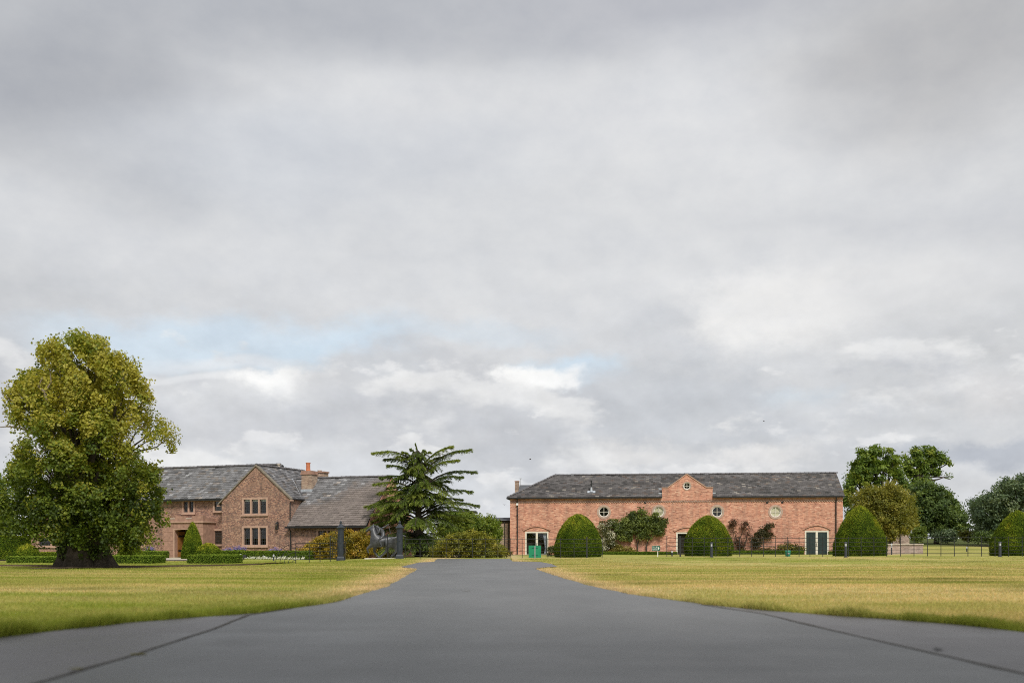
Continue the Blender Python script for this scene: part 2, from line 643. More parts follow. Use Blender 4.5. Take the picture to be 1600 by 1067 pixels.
M = {}
M['barn_brick'] = brick_mat('barn_brick', [(0.0, (0.24, 0.092, 0.066)), (0.25, (0.45, 0.18, 0.12)), (0.5, (0.58, 0.255, 0.17)),
                                           (0.75, (0.66, 0.33, 0.225)), (1.0, (0.76, 0.48, 0.34))], (0.54, 0.44, 0.36), mott=0.35, weather=0.2)
M['house_brick'] = brick_mat('house_brick', [(0.0, (0.080, 0.048, 0.046)), (0.3, (0.185, 0.090, 0.072)), (0.52, (0.300, 0.148, 0.104)),
                                             (0.75, (0.39, 0.215, 0.148)), (1.0, (0.50, 0.325, 0.225))], (0.42, 0.34, 0.28), bw=0.115, mott=0.25, weather=0.18)
M['tan_brick'] = brick_mat('tan_brick', [(0.0, (0.17, 0.11, 0.09)), (0.4, (0.33, 0.22, 0.16)), (0.7, (0.42, 0.30, 0.22)),
                                         (1.0, (0.52, 0.42, 0.32))], (0.45, 0.38, 0.31), mott=0.4)
M['pale_brick'] = brick_mat('pale_brick', [(0.0, (0.22, 0.15, 0.13)), (0.5, (0.40, 0.29, 0.25)), (1.0, (0.52, 0.42, 0.36))], (0.5, 0.43, 0.38), mott=0.4)
M['sandstone'] = simple('sandstone', (0.34, 0.205, 0.155), 0.9, spec=0.2, var=0.28, scale=3.5)
M['sandstone_trim'] = simple('sandstone_trim', (0.44, 0.29, 0.22), 0.88, spec=0.2, var=0.2, scale=4)
M['pale_stone'] = simple('pale_stone', (0.47, 0.41, 0.345), 0.85, spec=0.25, var=0.2, scale=6)
M['white_stone'] = simple('white_stone', (0.66, 0.63, 0.56), 0.85, spec=0.25, var=0.15, scale=6)
M['cream_paint'] = simple('cream_paint', (0.66, 0.62, 0.53), 0.5, var=0.1, scale=5)
M['white_paint'] = simple('white_paint', (0.76, 0.75, 0.71), 0.45, var=0.08, scale=5)
M['blind'] = simple('blind', (0.70, 0.645, 0.47), 0.8, spec=0.2, var=0.1, scale=4)
M['curtain'] = simple('curtain', (0.46, 0.49, 0.56), 0.9, spec=0.1, var=0.2, scale=9)
M['black_iron'] = simple('black_iron', (0.012, 0.013, 0.014), 0.45, 0.0, 0.5, 0.3, 9)
M['fence_iron'] = simple('fence_iron', (0.018, 0.020, 0.022), 0.55, 0.0, 0.45, 0.3, 9)
M['blue_iron'] = simple('blue_iron', (0.022, 0.029, 0.040), 0.5, 0.0, 0.5, 0.3, 5)
M['door_green'] = simple('door_green', (0.017, 0.032, 0.032), 0.4, 0.0, 0.5, 0.25, 4)
M['oak'] = simple('oak', (0.26, 0.115, 0.035), 0.6, 0, 0.35, 0.35, 3)
M['lead'] = simple('lead', (0.40, 0.43, 0.47), 0.55, 0.1, 0.5, 0.2, 5)
M['terracotta'] = simple('terracotta', (0.48, 0.17, 0.085), 0.8, 0, 0.25, 0.2, 6)
M['timber_dark'] = simple('timber_dark', (0.045, 0.036, 0.03), 0.8, 0, 0.2, 0.3, 4)
M['deck'] = simple('deck', (0.05, 0.05, 0.052), 0.9, 0, 0.2, 0.2, 3)
M['bronze'] = simple('bronze', (0.060, 0.063, 0.070), 0.42, 0.15, 0.5, 0.55, 7)
M['sign_green'] = simple('sign_green', (0.008, 0.215, 0.105), 0.5, 0, 0.4, 0.1, 4)
M['sign_dark'] = simple('sign_dark', (0.006, 0.095, 0.065), 0.45, 0, 0.4, 0.1, 4)
M['bin_green'] = simple('bin_green', (0.02, 0.20, 0.13), 0.45, 0, 0.45, 0.2, 6)
M['steel'] = simple('steel', (0.46, 0.47, 0.48), 0.45, 0.5, 0.5, 0.12, 6)
M['lamp_white'] = simple('lamp_white', (0.46, 0.47, 0.49), 0.35, 0, 0.5, 0.06, 6)
M['bollard'] = simple('bollard', (0.036, 0.042, 0.056), 0.5, 0, 0.45, 0.2, 6)
M['grey_panel'] = simple('grey_panel', (0.46, 0.48, 0.50), 0.6, 0, 0.4, 0.1, 2)
M['roof_grey'] = simple('roof_grey', (0.10, 0.105, 0.115), 0.7, 0, 0.3, 0.2, 3)
M['bark'] = simple('bark', (0.070, 0.058, 0.046), 0.95, 0, 0.1, 0.5, 7)
M['bark_pale'] = simple('bark_pale', (0.20, 0.165, 0.125), 0.95, 0, 0.1, 0.4, 7)
M['soil'] = simple('soil', (0.105, 0.075, 0.052), 1.0, 0, 0.1, 0.4, 9)
M['gravel'] = simple('gravel', (0.42, 0.37, 0.30), 0.95, 0, 0.15, 0.25, 18)
M['glass'] = glass_mat('glass')
M['slate'] = attr_mat('slate', 0.62, 0.35)
M['leaf'] = leaf_mat('leaf', 0.42, 0.5, 0.3)
M['leaf_dense'] = leaf_mat('leaf_dense', 0.2, 0.7, 0.06)
M['needle'] = leaf_mat('needle', 0.35, 0.6, 0.2)
M['petal'] = leaf_mat('petal', 0.3, 0.6, 0.2)
M['blade'] = leaf_mat('blade', 0.4, 0.6, 0.15)
M['road'] = asphalt_mat('road', (0.070, 0.071, 0.072), (0.145, 0.146, 0.147))
M['apron'] = asphalt_mat('apron', (0.080, 0.075, 0.077), (0.155, 0.146, 0.148))
M['seam'] = simple('seam', (0.062, 0.056, 0.048), 0.9, 0, 0.2, 0.4, 12)
M['chalk'] = simple('chalk', (0.15, 0.15, 0.15), 0.9, 0, 0.2, 0.3, 20)

# ------------------------------------------------------------------ terrain
_LY = [0, 36, 50, 60, 75, 92, 120, 200, 400, 4000]
_LZ = [0, 0, -0.17, -0.20, -0.16, -0.13, 0.0, 0.6, 1.5, 1.5]
_RY = [0, 38, 51, 57, 65, 70, 76, 100, 120, 200, 400, 4000]
_RZ = [0, 0, -0.17, -0.14, 0.07, 0.11, 0.05, 0.0, 0.1, 0.8, 1.5, 1.5]
_FY = [0, 38, 51, 57, 65, 70, 76, 100, 150, 200, 400, 4000]
_FZ = [0, 0, -0.15, -0.12, 0.09, 0.12, 0.12, 0.45, 1.5, 2.4, 2.6, 2.6]


def zt(X, Y):
    X, Y = np.asarray(X, float), np.asarray(Y, float)
    zl, zr, zf = np.interp(Y, _LY, _LZ), np.interp(Y, _RY, _RZ), np.interp(Y, _FY, _FZ)
    wl, wr, wf = sstep(-X, 7, 14), sstep(X, 3.5, 9), sstep(X - 0.30 * Y, 2, 9)
    r = zr * (1 - wf) + zf * wf
    z = zl * wl + r * wr
    und = (fbm(X / 7, Y / 7, 5, 3) - 0.5) * 0.10 * sstep(np.abs(X + 1), 6, 14) * sstep(Y, 14, 30)
    far = (fbm(X / 160, Y / 160, 9, 3) - 0.5) * 6 * sstep(np.hypot(X, Y), 250, 700)
    # a shallow hollow in the right-hand lawn
    hol = -0.22 * np.exp(-(((X - 14.5) / 5.5) ** 2 + ((Y - 52) / 5.0) ** 2))
    return z + und + far + hol - 0.0


def zt1(x, y):
    return float(zt(np.array([x]), np.array([y]))[0])


# edges of the tarmac (left and right), from near to far
EL = [(-60, 5.6), (-14, 6.2), (-7.5, 7.1), GP(-60, 1004), GP(0, 996), GP(100, 984), GP(200, 973), GP(300, 965), GP(400, 958), GP(520, 942),
      GP(600, 917), GP(632, 900), GP(652, 889)]
ELb = [GP(678, 877.5), GP(683, 873)]
ER = [(60, 5.8), (14, 6.4), (8.2, 7.3), GP(1660, 996), GP(1600, 988), GP(1500, 976), GP(1400, 968), GP(1300, 961.5), GP(1200, 954), GP(1100, 944),
      GP(1000, 931), GP(930, 917), GP(880, 903), GP(836, 888.5)]
ERb = [GP(801, 877), GP(797, 873)]
PADL = [(GP(652, 889)[0] + 0.4, GP(652, 889)[1]), (GP(678, 877.5)[0] + 0.4, GP(678, 877.5)[1]), GP(678, 877.5), GP(655, 878.5), GP(626, 885.5), GP(652, 889)]
PADR = [(GP(836, 888.5)[0] - 0.4, GP(836, 888.5)[1]), GP(836, 888.5), GP(848, 886.5), GP(871, 885.2), GP(862, 881), GP(845, 877.8), GP(801, 877), (GP(801, 877)[0] - 0.4, GP(801, 877)[1])]
_el = np.array(sorted([p for p in EL[3:] + ELb], key=lambda p: p[1]))
_er = np.array(sorted([p for p in ER[3:] + ERb], key=lambda p: p[1]))


def xl(Y):
    return np.interp(Y, _el[:, 1], _el[:, 0])


def xr(Y):
    return np.interp(Y, _er[:, 1], _er[:, 0])


def in_poly(X, Y, poly):
    r = np.zeros(len(X), bool)
    n = len(poly)
    for i in range(n):
        (x1, y1), (x2, y2) = poly[i], poly[(i + 1) % n]
        c = ((y1 > Y) != (y2 > Y)) & (X < (x2 - x1) * (Y - y1) / (y2 - y1 + 1e-9) + x1)
        r ^= c
    return r


def is_lawn(X, Y):
    a = (X < xl(Y)) | (X > xr(Y)) | (Y > 62.5)
    a &= Y > 7.2
    return a & ~in_poly(X, Y, PADL) & ~in_poly(X, Y, PADR)


def lawn_col(X, Y):
    g = np.array([0.250, 0.292, 0.044])
    s = np.array([0.560, 0.450, 0.200])
    dk = np.array([0.140, 0.160, 0.022])
    t = 0.26 + 1.25 * (fbm(X / 6.5 + 0.1 * Y, Y / 4.2, 21) - 0.5) + 0.45 * (fbm(X / 11.0 + 0.12 * Y, Y / 1.7, 33, 3) - 0.5)
    t += 0.35 * (fbm(X / 0.9, Y / 0.9, 41, 3) - 0.5)
    t = t + 0.36 * sstep(X, 0, 4) - 0.16 * sstep(Y, 40, 60)
    t = t + 0.17 * np.sin((Y - 0.16 * np.abs(X)) * 2.3 + 2.0 * fbm(X / 8, Y / 6, 51, 2)) * sstep(Y, 12, 17)
    d = np.where(X < 0, np.abs(xl(Y) - X), np.abs(X - xr(Y)))
    verge = np.exp(-(d / (0.5 + 0.7 * fbm(X / 2, Y / 2, 3, 2))) ** 2) * sstep(Y, 12.5, 19)
    t = t + 1.0 * verge
    # brown scorched band across the left lawn
    t = t + 0.45 * np.exp(-((Y - 19.5 - 0.2 * (X + 8)) / 1.6) ** 2) * sstep(-X, 4, 7)
    # tan band on the right lawn
    t = t + 0.40 * np.exp(-((Y - 17.5 + 0.12 * (X - 6)) / 2.6) ** 2) * sstep(X, 2, 5)
    # lush near edge
    t = t - 0.45 * np.exp(-(d / 0.6) ** 2) * (1 - sstep(Y, 11.5, 14))
    # mowing stripes on the far left lawn
    st = np.sin((X * 0.75 + Y * 1.05) * 1.5)
    t = t + 0.22 * st * sstep(Y, 44, 50) * sstep(-X, 8, 12)
    t = np.clip(t, 0, 1)[:, None]
    c = g * (1 - t) + s * t
    v = np.clip(verge, 0, 1)[:, None] * 0.7
    c = c * (1 - v) + np.array([0.57, 0.45, 0.275]) * v
    k = np.clip(2.2 * (fbm(X / 2.7, Y / 1.9, 77, 3) - 0.55), 0, 0.7)[:, None]
    return c * (1 - k) + dk * k


def build_terrain():
    gx = np.concatenate([-np.geomspace(3000, 46, 26), np.arange(-45, 60, 0.75), np.geomspace(61, 3000, 26)])
    gy = np.concatenate([[-400, -150, -60, -25, -10, -2], np.arange(3, 40, 0.6), np.arange(40, 112, 0.9), np.geomspace(113, 4500, 36)])
    X, Y = np.meshgrid(gx, gy)
    x, y = X.ravel(), Y.ravel()
    z = zt(x, y) - 0.015
    # the lawn stands a little proud of the tarmac, the tarmac bed lies below
    lawn = is_lawn(x, y)
    cols = lawn_col(x, np.maximum(y, 0))
    far = np.hypot(x, y) > 130
    cols[far] = np.array([0.085, 0.105, 0.028]) * (0.75 + 0.5 * fbm(x[far] / 40, y[far] / 40, 4)[:, None])
    V = np.stack([x, y, z], 1)
    nx, ny = len(gx), len(gy)
    i = np.arange((ny - 1) * (nx - 1))
    r, c = i // (nx - 1), i % (nx - 1)
    a = r * nx + c
    Fc = np.stack([a, a + 1, a + nx + 1, a + nx], 1)
    m, N, out = mat_new('lawn_ground')
    at = N.new('ShaderNodeVertexColor', layer_name='Col')
    tc = N.new('ShaderNodeTexCoord')
    n = N.noise(tc.outputs['Object'], 9.0, 6, 0.75)
    n2 = N.noise(tc.outputs['Object'], 1.1, 5, 0.65)
    base = N.mixc(1.0, at.outputs[0], N.ramp(n, [(0.3, (0.62, 0.66, 0.6)), (0.7, (1.15, 1.12, 1.1))]), 'MULTIPLY')
    base = N.mixc(1.0, base, N.ramp(n2, [(0.3, (0.85, 0.88, 0.8)), (0.7, (1.1, 1.06, 1.05))]), 'MULTIPLY')
    p = principled(N, base, 0.95, 0, 0.1, n, 0.9, 0.05)
    N.l.new(p.outputs[0], out.inputs[0])
    o = np_mesh('lawn', V, Fc, m, cols=cols, smooth=True)
    tag(o, kind='structure')


build_terrain()


def sheet(name, pts, z, mat, kind='structure'):
    tris = tessellate_polygon([[Vector((x, y, 0)) for x, y in pts]])
    me = bpy.data.meshes.new(name)
    me.from_pydata([(x, y, z) for x, y in pts], [], [tuple(t) for t in tris])
    me.materials.append(mat)
    bm = bmesh.new()
    bm.from_mesh(me)
    for f in bm.faces:
        if f.normal.z < 0:
            f.normal_flip()
    bm.to_mesh(me)
    bm.free()
    o = link(bpy.data.objects.new(name, me))
    tag(o, kind=kind)
    return o


def densify(pts, step=0.5, jit=0.0):
    out = []
    for (x0, y0), (x1, y1) in zip(pts[:-1], pts[1:]):
        n = max(1, int(math.hypot(x1 - x0, y1 - y0) / step))
        n = min(n, 60)
        for k in range(n):
            t = k / n
            out.append((x0 + (x1 - x0) * t + random.uniform(-jit, jit), y0 + (y1 - y0) * t + random.uniform(-jit, jit)))
    out.append(pts[-1])
    return out


# old tarmac of the side lanes (apron) and the newer strip of the drive laid over it
left_edge = densify(EL + ELb, 0.4, 0.02)
right_edge = densify(ER + ERb, 0.4, 0.02)
sheet('side_lane', [(-60, -4)] + left_edge + right_edge[::-1] + [(60, -4)], 0.006, M['apron'])
o = sheet('side_path', [(x, y) for x, y in PADL], 0.009, M['apron'])
o = sheet('side_path', [(x, y) for x, y in PADR], 0.009, M['apron'])
SL = [(-2.72, -3.0), (-2.74, 5.0), (-2.74, 7.2), (-2.84, 9.5), (-3.02, 11.4), (-2.80, 12.6)]
SR = [(3.3, -3.0), (3.22, 5.0), (3.12, 7.0), (3.0, 9.4), (2.93, 11.6), (2.55, 13.4)]
dl = SL + [p for p in EL if p[1] > 12.8] + ELb
dr = SR + [p for p in ER if p[1] > 13.6 and p[0] < 3] + ERb
dl2 = [(x + (0.015 if y > 12.7 else 0), y) for x, y in densify(dl, 0.4, 0.008)]
dr2 = [(x - (0.015 if y > 13.5 else 0), y) for x, y in densify(dr, 0.4, 0.008)]
sheet('drive', dl2 + dr2[::-1], 0.012, M['road'])


def seam(pts, w0):
    pts = densify(pts, 0.12)
    L, R = [], []
    for i, (x, y) in enumerate(pts):
        w = w0 * (0.5 + 1.1 * float(fbm(np.array([y * 1.7]), np.array([x * 3.0]), 8, 3)[0]))
        off = 0.02 * (float(vnoise(np.array([y * 2.3]), np.array([1.5]), 2)[0]) - 0.5)
        L.append((x - w + off, y))
        R.append((x + w + off, y))
    return L + R[::-1]


sheet('tarmac_joint', seam(SL, 0.022), 0.0145, M['seam'])
sheet('tarmac_joint', seam(SR, 0.022), 0.0145, M['seam'])

# small chalky scrapes on the tarmac
for px, py, w, l in [(730, 924, 0.08, 0.25)]:
    x, y = GP(px, py)
    pts = []
    for k in range(10):
        th = 2 * PI * k / 10
        r = random.uniform(0.6, 1.1)
        pts.append((x + math.cos(th) * w * r, y + math.sin(th) * l * r))
    sheet('scrape', pts, 0.0142, M['chalk'])


for nm, px, py, w, l, mt in (('moss', 215, 1025, 0.07, 0.045, simple('moss', (0.16, 0.14, 0.025), 1.0, 0, 0.1, 0.4, 20)),
                             ('moss', 120, 1048, 0.06, 0.03, None), ('oil_spot', 1465, 1016, 0.035, 0.07, simple('oil', (0.015, 0.015, 0.016), 0.6, 0, 0.3, 0.2, 20))):
    x, y = GP(px, py)
    mt = mt or bpy.data.materials['moss']
    sheet(nm, [(x + math.cos(2 * PI * k / 12) * w * random.uniform(0.6, 1.2), y + math.sin(2 * PI * k / 12) * l * random.uniform(0.6, 1.2)) for k in range(12)], 0.0185, mt)

# ------------------------------------------------------------------ foliage helpers
def unit(a):
    return a / np.maximum(np.linalg.norm(a, axis=1, keepdims=True), 1e-9)


def leaf_quads(C, Nm, size, asp=0.6, jit=0.6, tdir=None, rng=RNG):
    n = len(C)
    nn = unit(Nm + jit * rng.normal(size=(n, 3)))
    if tdir is None:
        t = unit(np.cross(nn, rng.normal(size=(n, 3))))
    else:
        t = unit(tdir + 0.35 * rng.normal(size=(n, 3)))
        nn = unit(nn - t * np.sum(nn * t, 1, keepdims=True))
    b = np.cross(nn, t)
    s = (size * rng.uniform(0.65, 1.3, size=n))[:, None]
    fold = nn * s * 0.12
    V = np.stack([C - t * s * 0.5 - fold, C + b * s * asp * 0.5 + t * s * 0.05, C + t * s * 0.5 - fold, C - b * s * asp * 0.5 + t * s * 0.05], 1)
    Fc = np.arange(n * 4).reshape(n, 4)
    return V.reshape(-1, 3), Fc


def shade_cols(n, pal, k, rng=RNG, var=0.22):
    """leaf colours: k in 0..1 picks along the palette"""
    pal = np.asarray(pal, float)
    x = np.clip(k, 0, 1) * (len(pal) - 1)
    i = np.minimum(x.astype(int), len(pal) - 2)
    f = (x - i)[:, None]
    c = pal[i] * (1 - f) + pal[i + 1] * f
    return c * rng.uniform(1 - var, 1 + var, size=(n, 1))


def cloud(name, blobs, n, size, pal, parent, mat, clump=0.28, per=45, shell=(0.5, 1.0), kfn=None, asp=0.6, flat=0.75, rng=RNG, up=0.35, cap=0.0, gap=0.0):
    """crown of leaves gathered in clumps on overlapping lobes"""
    B = np.asarray(blobs, float)      # x y z r
    w = B[:, 3] ** 2
    m = max(8, n // per)
    bi = rng.choice(len(B), size=m, p=w / w.sum())
    d = unit(rng.normal(size=(m, 3)))
    if cap:
        d[:, 2] = np.where((d[:, 2] < -0.15) & (rng.random(m) < cap), -0.6 * d[:, 2], d[:, 2])
        d = unit(d)
    rr = B[bi, 3:4] * np.power(rng.uniform(shell[0] ** 3, shell[1] ** 3, size=(m, 1)), 1 / 3)
    cc = B[bi, :3] + d * rr
    ck = rng.normal(0, 0.20, size=m)
    ci = rng.integers(0, m, size=n)
    cs = clump * rng.uniform(0.6, 1.35, size=(m, 1))
    C = cc[ci] + np.clip(rng.normal(size=(n, 3)), -1.6, 1.6) * cs[ci] * np.array([1, 1, flat])
    Nm = unit(d[ci] * 0.8 + np.array([0, 0, up]) + rng.normal(size=(n, 3)) * 0.25)
    if gap:
        # ragged voids between the sprays
        q = fbm(C[:, 0] * 1.5 + C[:, 1] * 0.9 + 40, C[:, 2] * 1.9 - C[:, 1] * 0.8 + 40, 6, 3)
        ok = q > gap * (1 - 0.35 * sstep(C[:, 2], 5.6, 7.2))
        C, Nm, ci = C[ok], Nm[ok], ci[ok]
        n = len(C)
    V, Fc = leaf_quads(C, Nm, size, asp, 0.45, rng=rng)
    k = 0.45 + ck[ci] + rng.normal(0, 0.1, size=n)
    if kfn is not None:
        k = k + kfn(C)
    cols = shade_cols(n, pal, k, rng)
    o = np_mesh(name, V, Fc, mat, parent, np.repeat(cols, 4, 0))
    if name == 'flower':
        o['kind'] = 'stuff'
    return o


def px_blobs(lst, D, axis_px, copies=True, depth=0.8, seed=1):
    """lobes given as outline circles at distance D, filled out in depth round the axis"""
    out = []
    hw = {}
    L = np.asarray(lst, float)
    for cx, cy, r in lst:
        near = L[np.abs(L[:, 1] - cy) < 40]
        w = max(np.max(np.abs(near[:, 0] - axis_px)), 1)
        dx = cx - axis_px
        dm = math.sqrt(max(w * w - dx * dx, 0)) * depth / F * D
        X, Z, R = XP(cx, D), ZP(cy, D), r / F * D
        offs = [0.0]
        if copies and dm > R * 0.5:
            offs = [-dm, dm] if dm < 1.6 * R else [-dm, 0, dm]
        for o in offs:
            out.append((XP(cx, D + o), D + o, ZP(cy, D + o), R))
    return out


def to_local(blobs, base):
    return [(x - base[0], y - base[1], z - base[2], r) for x, y, z, r in blobs]


def curve_pts(p0, p1, sag, n=6, wob=0.0):
    p0, p1 = Vector(p0), Vector(p1)
    out = []
    for i in range(n + 1):
        t = i / n
        p = p0.lerp(p1, t) + Vector((0, 0, sag)) * math.sin(PI * t)
        if 0 < i < n and wob:
            p += Vector((random.uniform(-wob, wob), random.uniform(-wob, wob), random.uniform(-wob, wob)))
        out.append(p)
    return out


def trunk_mesh(name, h, r0, r1, flare, parent, mat, n=20, rings=12, lobes=7, amp=0.18, lean=(0, 0)):
    vs, fs = [], []
    ph = random.uniform(0, 6)
    for i in range(rings + 1):
        t = i / rings
        z = h * t - 0.12
        r = r0 + (r1 - r0) * t + flare * math.exp(-z / (0.22 * max(h, 0.5)) * 1.0) if z > 0 else r0 + flare
        a = amp * math.exp(-t * 3.0) + 0.05
        for k in range(n):
            th = 2 * PI * k / n
            q = r * (1 + a * math.cos(lobes * th + ph) + 0.06 * math.sin(3 * th + 5 * t) + random.uniform(-0.02, 0.02))
            vs.append((q * math.cos(th) + lean[0] * t, q * math.sin(th) + lean[1] * t, z))
    for i in range(rings):
        for k in range(n):
            k2 = (k + 1) % n
            fs.append((i * n + k, i * n + k2, (i + 1) * n + k2, (i + 1) * n + k))
    fs.append(tuple(rings * n + k for k in range(n)))
    return MB().add(vs, fs).build(name, mat, parent, smooth=True)


#@@STRUCTURE@@
# ------------------------------------------------------------------ roofs
def slate_field(name, P0, U, S, Nv, lim, slope, w, e, th, colfn, parent, jag=0.012, gap=0.010):
    """courses of separate slates lapped up a slope, one mesh"""
    P0, U, S, Nv = (np.array(q, float) for q in (P0, U, S, Nv))
    V, Fc, Cc = [], [], []
    rows = int(math.ceil(slope / e))
    for i in range(rows):
        s0 = i * e
        a, b = lim(s0 + e * 0.5)
        if b - a < 0.05:
            continue
        k = math.floor(a / w) - 1
        u = k * w + (i % 2) * w * 0.5
        while u < b:
            u0, u1 = max(u + gap * 0.5, a), min(u + w - gap * 0.5, b)
            u += w
            if u1 - u0 < 0.03:
                continue
            js = RNG.normal(0, jag)
            h = th * RNG.uniform(0.75, 1.35)
            sb, st = s0 + js, min(s0 + e * 1.12 + js, slope)
            tw = RNG.normal(0, 0.003)
            q = len(V)
            for uu, ss, hh in ((u0, sb, 0.0), (u1, sb, 0.0), (u1, sb, h + tw), (u0, sb, h - tw), (u1, st, 0.004), (u0, st, 0.004)):
                V.append(P0 + U * uu + S * ss + Nv * hh)
            Fc += [(q, q + 1, q + 2, q + 3), (q + 3, q + 2, q + 4, q + 5)]
            Cc += [colfn(0.5 * (u0 + u1), s0)] * 6
    o = np_mesh(name, np.array(V), np.array(Fc), M['slate'], parent, np.array(Cc))
    o['kind'] = 'stuff'
    return o


def roof_plane(parent, P0, U, S, Nv, outline, lim, slope, w, e, th, colfn, thick=0.10):
    """boarded slope with its slates"""
    P0, U, S, Nv = Vector(P0), Vector(U), Vector(S), Vector(Nv)
    d = MB().solid(outline, [], P0 - Nv * 0.012, U, S, -Nv * thick).build('roof', M['deck'], parent)
    slate_field('slates', P0, U, S, Nv, lim, slope, w, e, th, colfn, d)
    return d


def ridge_tiles(parent, A, B, r, step, mat, me_cache={}):
    A, B = Vector(A), Vector(B)
    d = (B - A)
    n = max(1, int(round(d.length / step)))
    d.normalize()
    key = (round(r, 3), round(step, 3), mat.name)
    if key not in me_cache:
        mb = MB()
        vs, fs = [], []
        L = step * 0.97
        for x, rr in ((0, r * 1.12), (L * 0.18, r * 1.12), (L * 0.2, r), (L, r * 0.97)):
            for k in range(7):
                th = PI * k / 6
                vs.append((x, rr * math.cos(th), rr * math.sin(th) * 0.85))
        for i in range(3):
            for k in range(6):
                fs.append((i * 7 + k, i * 7 + k + 1, (i + 1) * 7 + k + 1, (i + 1) * 7 + k))
        fs += [tuple(range(7)), tuple(range(21, 28))]
        o = mb.add(vs, fs).build('ridge_tile', mat, None, smooth=False)
        me_cache[key] = o.data
        bpy.data.objects.remove(o)
    z = Vector((0, 0, 1))
    y = z.cross(d).normalized()
    zz = d.cross(y)
    R = Matrix((d, y, zz)).transposed().to_4x4()
    for i in range(n):
        o = bpy.data.objects.new('ridge_tile', me_cache[key])
        link(o, parent)
        p = A + d * (step * i) + Vector((0, 0, random.uniform(-0.012, 0.012)))
        o.matrix_local = Matrix.Translation(p) @ R @ Matrix.Rotation(random.uniform(-0.03, 0.03), 4, 'X')


M['ridge_grey'] = simple('ridge_grey', (0.115, 0.11, 0.115), 0.8, 0, 0.25, 0.3, 5)
M['gutter'] = M['black_iron']
M['lead_dark'] = simple('lead_dark', (0.07, 0.075, 0.08), 0.6, 0.0, 0.4, 0.2, 5)
M['coping_grey'] = simple('coping_grey', (0.20, 0.175, 0.14), 0.9, 0, 0.2, 0.35, 4)
M['ring_stone'] = simple('ring_stone', (0.42, 0.31, 0.25), 0.88, 0, 0.2, 0.2, 6)


def slate_house(u, s):
    n = float(fbm(np.array([u * 1.1]), np.array([s * 1.4]), 61, 3)[0])
    v = RNG.normal(0, 0.2)
    c = np.array([0.170, 0.168, 0.176]) * (1 + v + 0.5 * (n - 0.5))
    if RNG.random() < 0.05:
        c = np.array([0.32, 0.32, 0.335]) * RNG.uniform(0.8, 1.1)
    if RNG.random() < 0.12:
        c = c * np.array([1.08, 0.97, 0.86])
    return c


def slate_right(u, s):
    c = slate_house(u, s)
    n = float(fbm(np.array([u * 0.5]), np.array([s * 0.5]), 63, 3)[0])
    k = float(sstep(np.array([u * 0.22 + (2.2 - s) * 0.28 + (n - 0.5) * 1.2]), 0.55, 1.25)[0])
    return c * (1 - k) + np.array([0.190, 0.160, 0.148]) * RNG.uniform(0.82, 1.2) * k


def slate_barn(u, s):
    n = float(fbm(np.array([u * 0.35]), np.array([s * 1.6]), 67, 4)[0])
    c = np.array([0.086, 0.080, 0.080]) * (1 + RNG.normal(0, 0.26) + 1.0 * (n - 0.5))
    r = RNG.random()
    if r < 0.035:
        c = np.array([0.20, 0.18, 0.16]) * RNG.uniform(0.7, 1.2)
    elif r < 0.12:
        c = c * np.array([1.15, 0.95, 0.82])
    return np.maximum(c, 0.03)


# ------------------------------------------------------------------ the brick house
H = Frame(XP(400, 80), 80.0, math.radians(-20))
house = empty('brick_house', (H.o[0], H.o[1], 0), H.a)
tag(house, 'rambling brown brick house with slate roofs and a steep front gable', 'house')


def rect_px(fr, x0, x1, y0, y1, v):
    u0, w1 = fr.pix(x0, (y0 + y1) / 2, v)[0], fr.pix((x0 + x1) / 2, y0, v)[1]
    u1, w0 = fr.pix(x1, (y0 + y1) / 2, v)[0], fr.pix((x0 + x1) / 2, y1, v)[1]
    return u0, u1, w0, w1


def rl(u0, u1, w0, w1):
    return [(u0, w0), (u1, w0), (u1, w1), (u0, w1)]


def stone_window(parent, u0, u1, w0, w1, v, lights, blind=0.0, ornament=None, fr=0.16):
    """mullioned window: u0..w1 is the glazed opening including its mullions"""
    mb = MB()
    outer = rl(u0 - fr, u1 + fr, w0 - fr * 0.9, w1 + fr)
    mw = 0.15
    lw = ((u1 - u0) - mw * (lights - 1)) / lights
    holes = [rl(u0 + i * (lw + mw), u0 + i * (lw + mw) + lw, w0, w1) for i in range(lights)]
    mb.solid(outer, holes, (0, v - 0.035, 0), (1, 0, 0), (0, 0, 1), (0, 0.22, 0))
    win = mb.build('window', M['sandstone_trim'], parent)
    MB().box(u0 - fr - 0.04, u1 + fr + 0.04, v - 0.10, v - 0.036, w0 - fr * 0.9 - 0.07, w0 - fr * 0.55).build('sill', M['sandstone_trim'], win)
    for h in holes:
        a, b, c, d = h[0][0], h[1][0], h[0][1], h[2][1]
        MB().box(a - 0.01, b + 0.01, v + 0.095, v + 0.103, c - 0.01, d + 0.01).build('pane', M['glass'], win)
        lead = MB()
        lead.box(a, a + 0.035, v + 0.08, v + 0.094, c, d)
        lead.box(b - 0.035, b, v + 0.08, v + 0.094, c, d)
        lead.box(a + 0.035, b - 0.035, v + 0.08, v + 0.094, c, c + 0.035)
        lead.box(a + 0.035, b - 0.035, v + 0.08, v + 0.094, d - 0.035, d)
        nv = 3 if (b - a) > 0.45 else 2
        for i in range(1, nv):
            x = a + (b - a) * i / nv
            lead.box(x - 0.006, x + 0.006, v + 0.082, v + 0.092, c + 0.036, d - 0.036)
        nh = max(2, int((d - c) / 0.27))
        for i in range(1, nh):
            z = c + (d - c) * i / nh
            lead.box(a + 0.036, b - 0.036, v + 0.083, v + 0.091, z - 0.006, z + 0.006)
        lead.build('glazing_bar', M['lead_dark'], win)
        if blind:
            MB().box(a - 0.02, b + 0.02, v + 0.13, v + 0.14, d - (d - c) * blind, d).build('blind', M['white_paint'], win)
    return win


